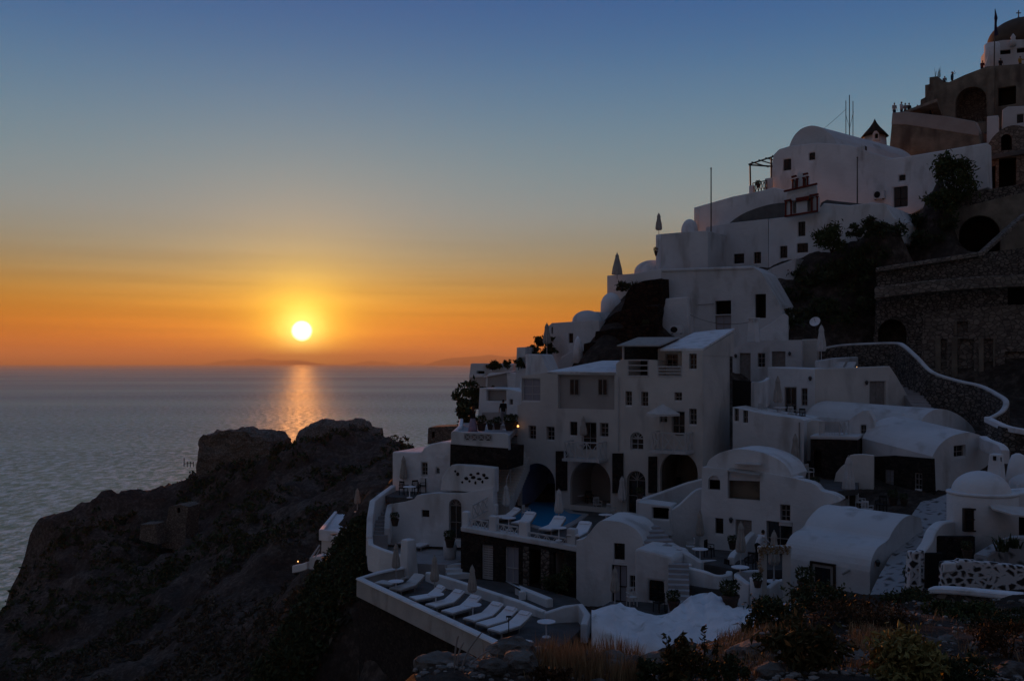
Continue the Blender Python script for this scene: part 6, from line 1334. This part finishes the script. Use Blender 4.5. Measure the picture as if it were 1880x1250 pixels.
# garland on the gate
gl = thing('garland', 'dried flower garland draped over the white gate lintel', 'garland', qg.pt(1420, 1010)); bm = bmesh.new()
for k in range(40):
    u = 1393 + (1450 - 1393) * k / 40; leaves(bm, qg.pt(u, 1006 + 5 * math.sin(k * .9), .28), (.1, .06, .12), 7, .10, seed=k)
for k in range(12): leaves(bm, qg.pt(1396 + 3 * math.sin(k), 1014 + k * 4, .25), (.1, .06, .1), 8, .09, seed=70 + k)
obj('foliage', bm, 'straw', gl)
# ground cover on the dark slopes
def scrub(us, ds, n, size, mat, seed, hmin=.2):
    bm = bmesh.new(); rng = random.Random(seed)
    for k in range(n):
        u = rng.uniform(*us); d = math.exp(rng.uniform(math.log(ds[0]), math.log(ds[1]))); p = P(u, 900, d)
        if noise.noise(Vector((p.x * .09, p.y * .09, 3))) < -.05 + hmin * 0: continue
        if p.x > -9.3 and 40 < d < 92: continue
        z = tz(p.x, p.y)
        if z < SEA + 20: continue
        s = size * rng.uniform(.5, 1.3) * (.5 + d / 160); leaves(bm, (p.x, p.y, z + s * .2), (s, s, s * .6), 13, s * .55, seed=k + seed)
    return tag(obj('scrub', bm, mat), kind='stuff')
scrub((-40, 720), (58, 125), 5200, .55, 'scrub', 11); scrub((0, 860), (115, 190), 3600, .6, 'leaf_dark', 12)
bm = bmesh.new()
for k in range(1500):
    rng = random.Random(8000 + k); t_ = rng.random(); u = 716 - 268 * t_ + rng.uniform(0, 60); d = 65 - 6 * t_ * t_ - rng.uniform(0, 5); p = P(u, 900, d)
    if p.x > -9.3: continue
    z = tz(p.x, p.y); leaves(bm, (p.x, p.y, z + .3), (.55, .55, .5), 14, .26, seed=k)
tag(obj('ridge_scrub', bm, 'leaf_dark'), kind='stuff')
# little things at the headland edge
t = thing('lookout_rail', 'thin post and rail silhouette on the headland ridge', 'railing', P(345, 858, 179)); bm = bmesh.new()
bar(bm, P(338, 856, 179), P(338, 840, 179), .12); bar(bm, P(338, 851, 179), P(356, 850, 179), .1)
for u in (344, 350, 355): bar(bm, P(u, 857, 179), P(u, 847, 179), .1)
obj('rails', bm, 'black_wood', t)

# pipes, cables, dishes and crates about the houses
def pipe(lab, pts_, r=.035, mat='white_wood'):
    bm = bmesh.new(); tube(bm, pts_, r, 6); return tag(obj('drain_pipe', bm, mat), lab, 'pipe')
pipe('pale drain pipe down the seam of the cave hotel front', [mp_.pt(1136, 692, .07), mp_.pt(1136, 828, .07)]); pipe('grey drain pipe at the right edge of the long white house', [qi.pt(1468, 775, .06), qi.pt(1468, 868, .06)], .04, 'grey_wood')
pipe('thin pipe along the parapet of the hillside house', [Pl(1195, 83, -30).pt(1282, 560, .1), Pl(1195, 83, -30).pt(1312, 558, .1)], .03, 'grey_wood'); pipe('rain spout on the front of the big barrel vault', [fp.pt(1560, 1046, .02), fp.pt(1552, 1052, .3)], .05, 'grey_wood')
def cable(lab, a, b, sag):
    bm = bmesh.new(); tube(bm, [a.lerp(b, t_ / 8) - Vector((0, 0, sag * 4 * (t_ / 8) * (1 - t_ / 8))) for t_ in range(9)], .018, 5); return tag(obj('cable', bm, 'metal'), lab, 'cable')
cable('thin cable slung from the antenna masts down to the pergola', P(1554, 200, 104), P(1420, 288, 102), .6); cable('thin cable slung across the hillside house to the chimney', Pl(1195, 83, -30).pt(1262, 575, .2), P(1383, 590, 70), .5)
for (p, rz, lab) in ((P(1497, 592, 76), -.6, 'pale satellite dish by the sun deck parasol'), (P(1086, 585, 85), .3, 'satellite dish on the stepped house roof')):
    t = thing('satellite_dish', lab, 'satellite dish', p, rz); bm = bmesh.new(); rr_ = []
    M_ = Matrix.Translation(p) @ Matrix.Rotation(rz, 4, 'Z') @ Matrix.Rotation(R(60), 4, 'X')
    lathe(bm, [(.02, .0), (.18, .02), (.34, .08), (.42, .14), (.41, .15), (.33, .095), (.17, .035), (.02, .02)], 20); bmesh.ops.transform(bm, matrix=M_, verts=bm.verts); obj('bowl', bm, 'white2', t, True)
    bm = bmesh.new(); tube(bm, [p, p - Vector((0, 0, .7))], .03, 6); tube(bm, [p, M_ @ Vector((0, .1, .45))], .012, 5); obj('mount', bm, 'metal', t)

for x in ((1528, 668, 1545, 661, 'pale slatted lounger on the sun deck nearest the pale parasol'), (1548, 668, 1566, 661, 'pale slatted lounger on the sun deck, farther from the parasol')):
    a = P(x[0], x[1], 70.5); b = P(x[2], x[3], 72); d = b - a; place(lgb, loc=a - Vector((0, 0, .62)), rz=math.atan2(d.y, d.x), label=x[4], group='loungers on the cube house sun deck', scale=(.9, 1, 1))
for u, v, d, rz, pr, lab in ((1400, 766, 63.4, .5, ch_w, 'pale chair at the left end of the long white house terrace'), (1455, 772, 62.6, 2.2, ch_w, 'pale chair near the parasol of the cube house door'), (1470, 776, 62.2, -.8, ch_d, 'dark chair in the corner of the long white house terrace'), (1082, 926, 66, .2, ch_d, 'dark chair just inside the middle arch'), (1250, 902, 63, .7, ch_d, 'dark chair under the right hand arch'), (966, 954, 60.5, 1.2, ch_w, 'pale chair at the near edge of the pool')):
    place(pr, loc=P(u, v, d), rz=rz, label=lab, group='terrace chairs')
place(tb, loc=P(1432, 768, 63.2), label='round white table under the cube house parasol', group='round cafe tables'); place(tb, loc=P(1062, 928, 66.3), label='round white table inside the middle arch', group='round cafe tables')
for u, v, d, s, lab in ((1345, 1008, 53, .9, 'plant pot beside the shuttered door of the vault cottage'), (1497, 902, 55.5, 1.0, 'plant pot at the end of the long curved parapet'), (1640, 926, 53.5, 1.0, 'plant pot below the stone front house window'), (1660, 928, 53.2, .8, 'smaller plant pot at the top of the stone path'), (1175, 915, 57.5, .8, 'plant pot on the post of the terrace wing'), (1186, 606, 79, 1.0, 'plant pot beside the roof air conditioner'), (1392, 345, 98, .9, 'plant pot on the pergola railing pier'), (1530, 606, 76, 1.0, 'plant pot by the satellite dish')): place(pot, loc=P(u, v, d), label=lab, scale=(s, s, s), group='potted plants')
# ------------------------------------------------------------------ people
def capsule(bm, a, b, ra, rb, n=10):
    a = Vector(a); b = Vector(b); d = (b - a); L_ = max(d.length, 1e-4); u = d / L_
    pts_ = [a - u * ra * .8, a - u * ra * .45, a, a.lerp(b, .5), b, b + u * rb * .45, b + u * rb * .8]; tube(bm, pts_, [ra * .5, ra * .85, ra, (ra + rb) / 2, rb, rb * .85, rb * .5], n)
def rm(o, vox):
    m_ = o.modifiers.new('join', 'REMESH'); m_.mode = 'VOXEL'; m_.voxel_size = vox; m_.use_smooth_shade = True
    s_ = o.modifiers.new('soft', 'SMOOTH'); s_.factor = .5; s_.iterations = 3; return o
def hand(bm, w, d, side, s):
    """palm, four fingers of different length and a thumb, slightly curled"""
    w = Vector(w); d = Vector(d).normalized(); x = d.cross(side).normalized(); side = x.cross(d).normalized()
    capsule(bm, w, w + d * .075 * s, .026 * s, .034 * s, 8)
    for k, l_ in enumerate((.075, .085, .078, .06)):
        b = w + d * .085 * s + side * (k - 1.5) * .019 * s; m_ = b + (d * .9 + x * .25).normalized() * l_ * .5 * s; e = m_ + (d * .55 + x * .75).normalized() * l_ * .5 * s
        tube(bm, [b, m_, e], [.0095 * s, .009 * s, .007 * s], 6)
    b = w + d * .03 * s - side * .03 * s; tube(bm, [b, b + (d * .6 - side * .7).normalized() * .035 * s, b + (d * 1.5 - side * .8 + x * .4).normalized() * .065 * s], [.012 * s, .011 * s, .008 * s], 6)
def person(label, p, rz, H=1.72, top='cloth_white', bottom='cloth_navy', hair='hair_dark', pose=None, long_hair=False, skirt=False, vox=.02, sleeves=.6, female=False):
    """one standing figure; pose: hip/spine/arm joint offsets in the figure's own frame (x right, y forward)"""
    q = dict(lean=0.0, head=(0, .02), la=((-.05, .05, -.28), (-.02, .10, -.24)), ra=((.05, .05, -.28), (.02, .10, -.24)), step=.06)
    q.update(pose or {}); s = H / 1.72; V = lambda *a: Vector(a) * s
    t = thing('person', label, 'person', p, rz); t['_local'] = True
    hip = V(0, 0, .90); ln = q['lean']; up = Vector((0, math.sin(ln), math.cos(ln))); fw = Vector((0, math.cos(ln), -math.sin(ln)))
    chest = hip + up * .32 * s; neck = hip + up * .56 * s; hd = neck + (up * .16 + Vector((q['head'][0], q['head'][1], 0))) * s
    sw = (.165 if female else .19) * s; shl, shr = neck - up * .06 * s + Vector((-sw, 0, 0)), neck - up * .06 * s + Vector((sw, 0, 0))
    st = q['step'] * s; fl, fr = V(-.10, 0, .07) + Vector((0, st, 0)), V(.11, 0, .07) - Vector((0, st, 0))
    body = bmesh.new()
    capsule(body, hip, chest, .135 * s, .145 * s, 14); capsule(body, chest, neck - up * .08 * s, .145 * s, .11 * s, 14); capsule(body, shl, shr, .065 * s, .065 * s, 10); capsule(body, neck - up * .05 * s, hd - up * .06 * s, .055 * s, .05 * s, 10)
    for sg, f in ((-1, fl), (1, fr)):
        h0 = hip + V(.085 * sg, 0, -.02); k = h0.lerp(f, .5) + V(0, .035, 0)
        capsule(body, h0, k, .085 * s, .055 * s); capsule(body, k, f, .055 * s, .036 * s); capsule(body, f + V(0, -.03, -.03), f + V(0, .15, -.04), .037 * s, .03 * s)
    ends = []
    for sh, ar, sg in ((shl, q['la'], -1), (shr, q['ra'], 1)):
        el = sh + Vector(ar[0]) * s; wr = el + Vector(ar[1]) * s; capsule(body, sh, el, .047 * s, .038 * s); capsule(body, el, wr, .038 * s, .026 * s); ends.append((sh, el, wr, sg))
    r = bmesh.ops.create_uvsphere(body, u_segments=20, v_segments=14, radius=1); hdv = r['verts']
    for v in hdv:
        c = v.co.copy(); v.co = hd + Vector((c.x * .075, c.y * .092 * (1.05 if c.y < 0 else 1), c.z * .115 - (.012 if c.z < -.3 and c.y > 0 else 0))) * s
    capsule(body, hd + fw * .088 * s - up * .015 * s, hd + fw * .100 * s - up * .03 * s, .012 * s, .015 * s, 6)
    for sg in (-1, 1): capsule(body, hd + V(.074 * sg, -.005, .015), hd + V(.076 * sg, -.01, -.02), .014 * s, .011 * s, 6)
    for sh, el, wr, sg in ends: hand(body, wr, wr - el, Vector((sg * .2, 1, 0)), s)
    b_ = rm(obj('body', body, 'skin', t), vox)
    f_ = bmesh.new()
    for sg in (-1, 1): blob(f_, hd + V(.03 * sg, .086, .005), .011 * s, 1, 0)
    tube(f_, [hd + V(-.025, .088, -.055), hd + V(0, .093, -.055), hd + V(.025, .088, -.055)], .005 * s, 5); obj('face_features', f_, 'cloth_dark', t)
    c_ = bmesh.new(); capsule(c_, hip + up * .02 * s, chest, .155 * s, .165 * s, 16); capsule(c_, chest, neck - up * .075 * s, .165 * s, .12 * s, 16); capsule(c_, shl, shr, .078 * s, .078 * s, 12)
    for sh, el, wr, sg in ends: capsule(c_, sh, sh.lerp(el, min(1, sleeves * 1.4)), .062 * s, .055 * s); 
    if sleeves > .8:
        for sh, el, wr, sg in ends: capsule(c_, el, el.lerp(wr, .8), .054 * s, .042 * s)
    rm(obj('shirt', c_, top, t), vox)
    l_ = bmesh.new()
    if skirt:
        lathe(l_, [(.30 * s, .12 * s), (.27 * s, .40 * s), (.21 * s, .70 * s), (.165 * s, .92 * s), (.15 * s, 1.0 * s)], 28, pleat=.05, npl=9); obj('skirt', l_, bottom, t, True)
    else:
        capsule(l_, hip + V(-.02, 0, -.02), hip + V(.02, 0, .04), .155 * s, .15 * s, 14)
        for sg, f in ((-1, fl), (1, fr)):
            h0 = hip + V(.085 * sg, 0, -.02); k = h0.lerp(f, .5) + V(0, .035, 0); capsule(l_, h0, k, .102 * s, .072 * s); capsule(l_, k, f + V(0, 0, .03), .072 * s, .056 * s)
        rm(obj('trousers', l_, bottom, t), vox)
    h_ = bmesh.new(); r = bmesh.ops.create_uvsphere(h_, u_segments=18, v_segments=12, radius=1)
    for v in r['verts']:
        c = v.co.copy(); v.co = hd + Vector((c.x * .086, c.y * .10 - .014, max(c.z, -.45 if c.y < .2 else .32) * .122 + .012)) * s
    if long_hair: capsule(h_, hd + V(0, -.06, 0), neck + V(0, -.11, -.26), .085 * s, .05 * s, 12); capsule(h_, hd + V(-.06, -.02, -.03), neck + V(-.09, -.04, -.16), .045 * s, .03 * s)
    obj('hair', h_, hair, t, True)
    return t
LOOK = math.atan2(math.sin(R(SUN_AZ)), math.cos(R(SUN_AZ)))
def face(az): return R(-az)      # 0 looks away from the camera, 180 towards it
wz = P(868, 801, 63.5); person('long haired woman in a lilac skirt standing at the view terrace rail', Vector((wz.x, wz.y, -4.55)), face(-40), 1.74, 'cloth_dark', 'cloth_lilac', 'hair_red', dict(ra=((.06, .10, -.26), (-.08, .20, .02)), la=((-.06, .08, -.26), (.10, .2, -.02))), True, True, .014, .5, True)
wz = P(924, 780, 68); person('man in a dark shirt standing behind the potted plants of the view terrace', Vector((wz.x, wz.y, -4.25)), face(-20), 1.72, 'cloth_dark', 'cloth_grey', 'hair_dark', dict(la=((-.07, .02, -.27), (.02, .14, -.20))), vox=.014)
bm = bmesh.new(); bx(bm, (wz.x, wz.y, -4.4), (1.6, 1.6, .3)); tag(obj('stone_step', bm, 'pale_floor'), 'low pale stone step under the man on the view terrace', 'step')
wz = PZ(1391, 1033, -10.35); person('waiter in a white shirt bending forward to a table behind the flowered gate', Vector((wz.x, wz.y, -10.35)), face(55), 1.76, 'cloth_white', 'cloth_dark', 'hair_dark', dict(lean=.55, head=(0, .05), la=((-.04, .18, -.22), (.04, .22, -.10)), ra=((.04, .18, -.22), (-.04, .22, -.10)), step=.1), vox=.014, sleeves=1.0)
TOP = [(1642, 207, 108, 180, 'cloth_pale', 'person in a pale shirt standing alone at the left corner of the lookout wall', {}), (1655, 206, 108.3, 150, 'cloth_white', 'person in white standing second from the lookout wall corner', dict(la=((-.12, .08, -.22), (.08, .16, .16)))), (1662, 207, 108.8, 210, 'cloth_grey', 'short person in grey squeezed into the middle of the lookout group', {}), (1669, 207, 109, 170, 'cloth_dark', 'person in black at the right of the lookout group', dict(ra=((.1, .1, -.2), (-.05, .2, .1))))]
for i, (u, vb, d, az, c, lab, ps) in enumerate(TOP): p = P(u, vb, d); person(lab, p - Vector((0, 0, .62)), face(az), 1.68 + .05 * (i % 3) - (.12 if i == 2 else 0), c, 'cloth_navy', pose=ps, vox=.022)
bm = bmesh.new(); q = [P(1640, 213, 107.2), P(1720, 222, 100.5), P(1735, 208, 110), P(1640, 200, 112)]; zz = P(1655, 206, 108.3).z - .62
a0 = [bm.verts.new((v.x, v.y, zz)) for v in q]; a1 = [bm.verts.new((v.x, v.y, zz - .3)) for v in q]; bm.faces.new(a0); bm.faces.new(a1[::-1])
for i in range(4): bm.faces.new((a0[i], a1[i], a1[(i + 1) % 4], a0[(i + 1) % 4]))
lw = [o for o in bpy.data.objects if o.name == 'lookout_wall'][0]; obj('walkway', bm, 'tan_stone', lw)
for (u, v, d, az, c, lab, ps, hh) in ((1684, 211, 105.5, 200, 'cloth_pale', 'person in a pale top leaning low over the lookout wall beside the group', dict(lean=.5), 1.6), (1709, 213, 104, 120, 'cloth_navy', 'person in navy walking along the lookout wall towards the arch', dict(step=.16), 1.72)): person(lab, P(u, v, d) - Vector((0, 0, .55)), face(az), hh, c, 'cloth_dark', pose=ps, vox=.022)
for (u, v, d, az, c, lab, ps, hh) in ((1748, 148, 113.5, 100, 'cloth_blue', 'person in a blue shirt with one arm stretched out on the castle parapet', dict(ra=((.22, .05, .05), (.26, .02, .10)), la=((.16, .16, .02), (.2, .12, .06))), 1.75), (1734, 153, 113.6, 30, 'cloth_grey', 'crouching person beside the blue shirted one on the castle parapet', dict(lean=.4), 1.5), (1803, 126, 113.5, 190, 'cloth_red', 'person in dark red sitting low at the church corner', dict(lean=.3), 1.6), (1837, 122, 113.5, 180, 'cloth_dark', 'dark haired person in black below the left church window', {}, 1.65), (1873, 119, 113.5, 175, 'cloth_yellow', 'person in a yellow top below the right church window', dict(la=((-.2, .06, -.1), (.02, .12, .24))), 1.7)):
    person(lab, P(u, v, d) - Vector((0, 0, .75 if hh > 1.55 else .6)), face(az), hh, c, 'cloth_dark', pose=ps, vox=.022)
t = thing('spiky_plant', 'thin spiky plant and twigs on the broken castle corner', 'plant', P(1722, 142, 114)); bm = bmesh.new(); blades(bm, P(1722, 142, 113.6), 16, 1.4, .03, .35, 77); obj('stalks', bm, 'leaf_dark', t)
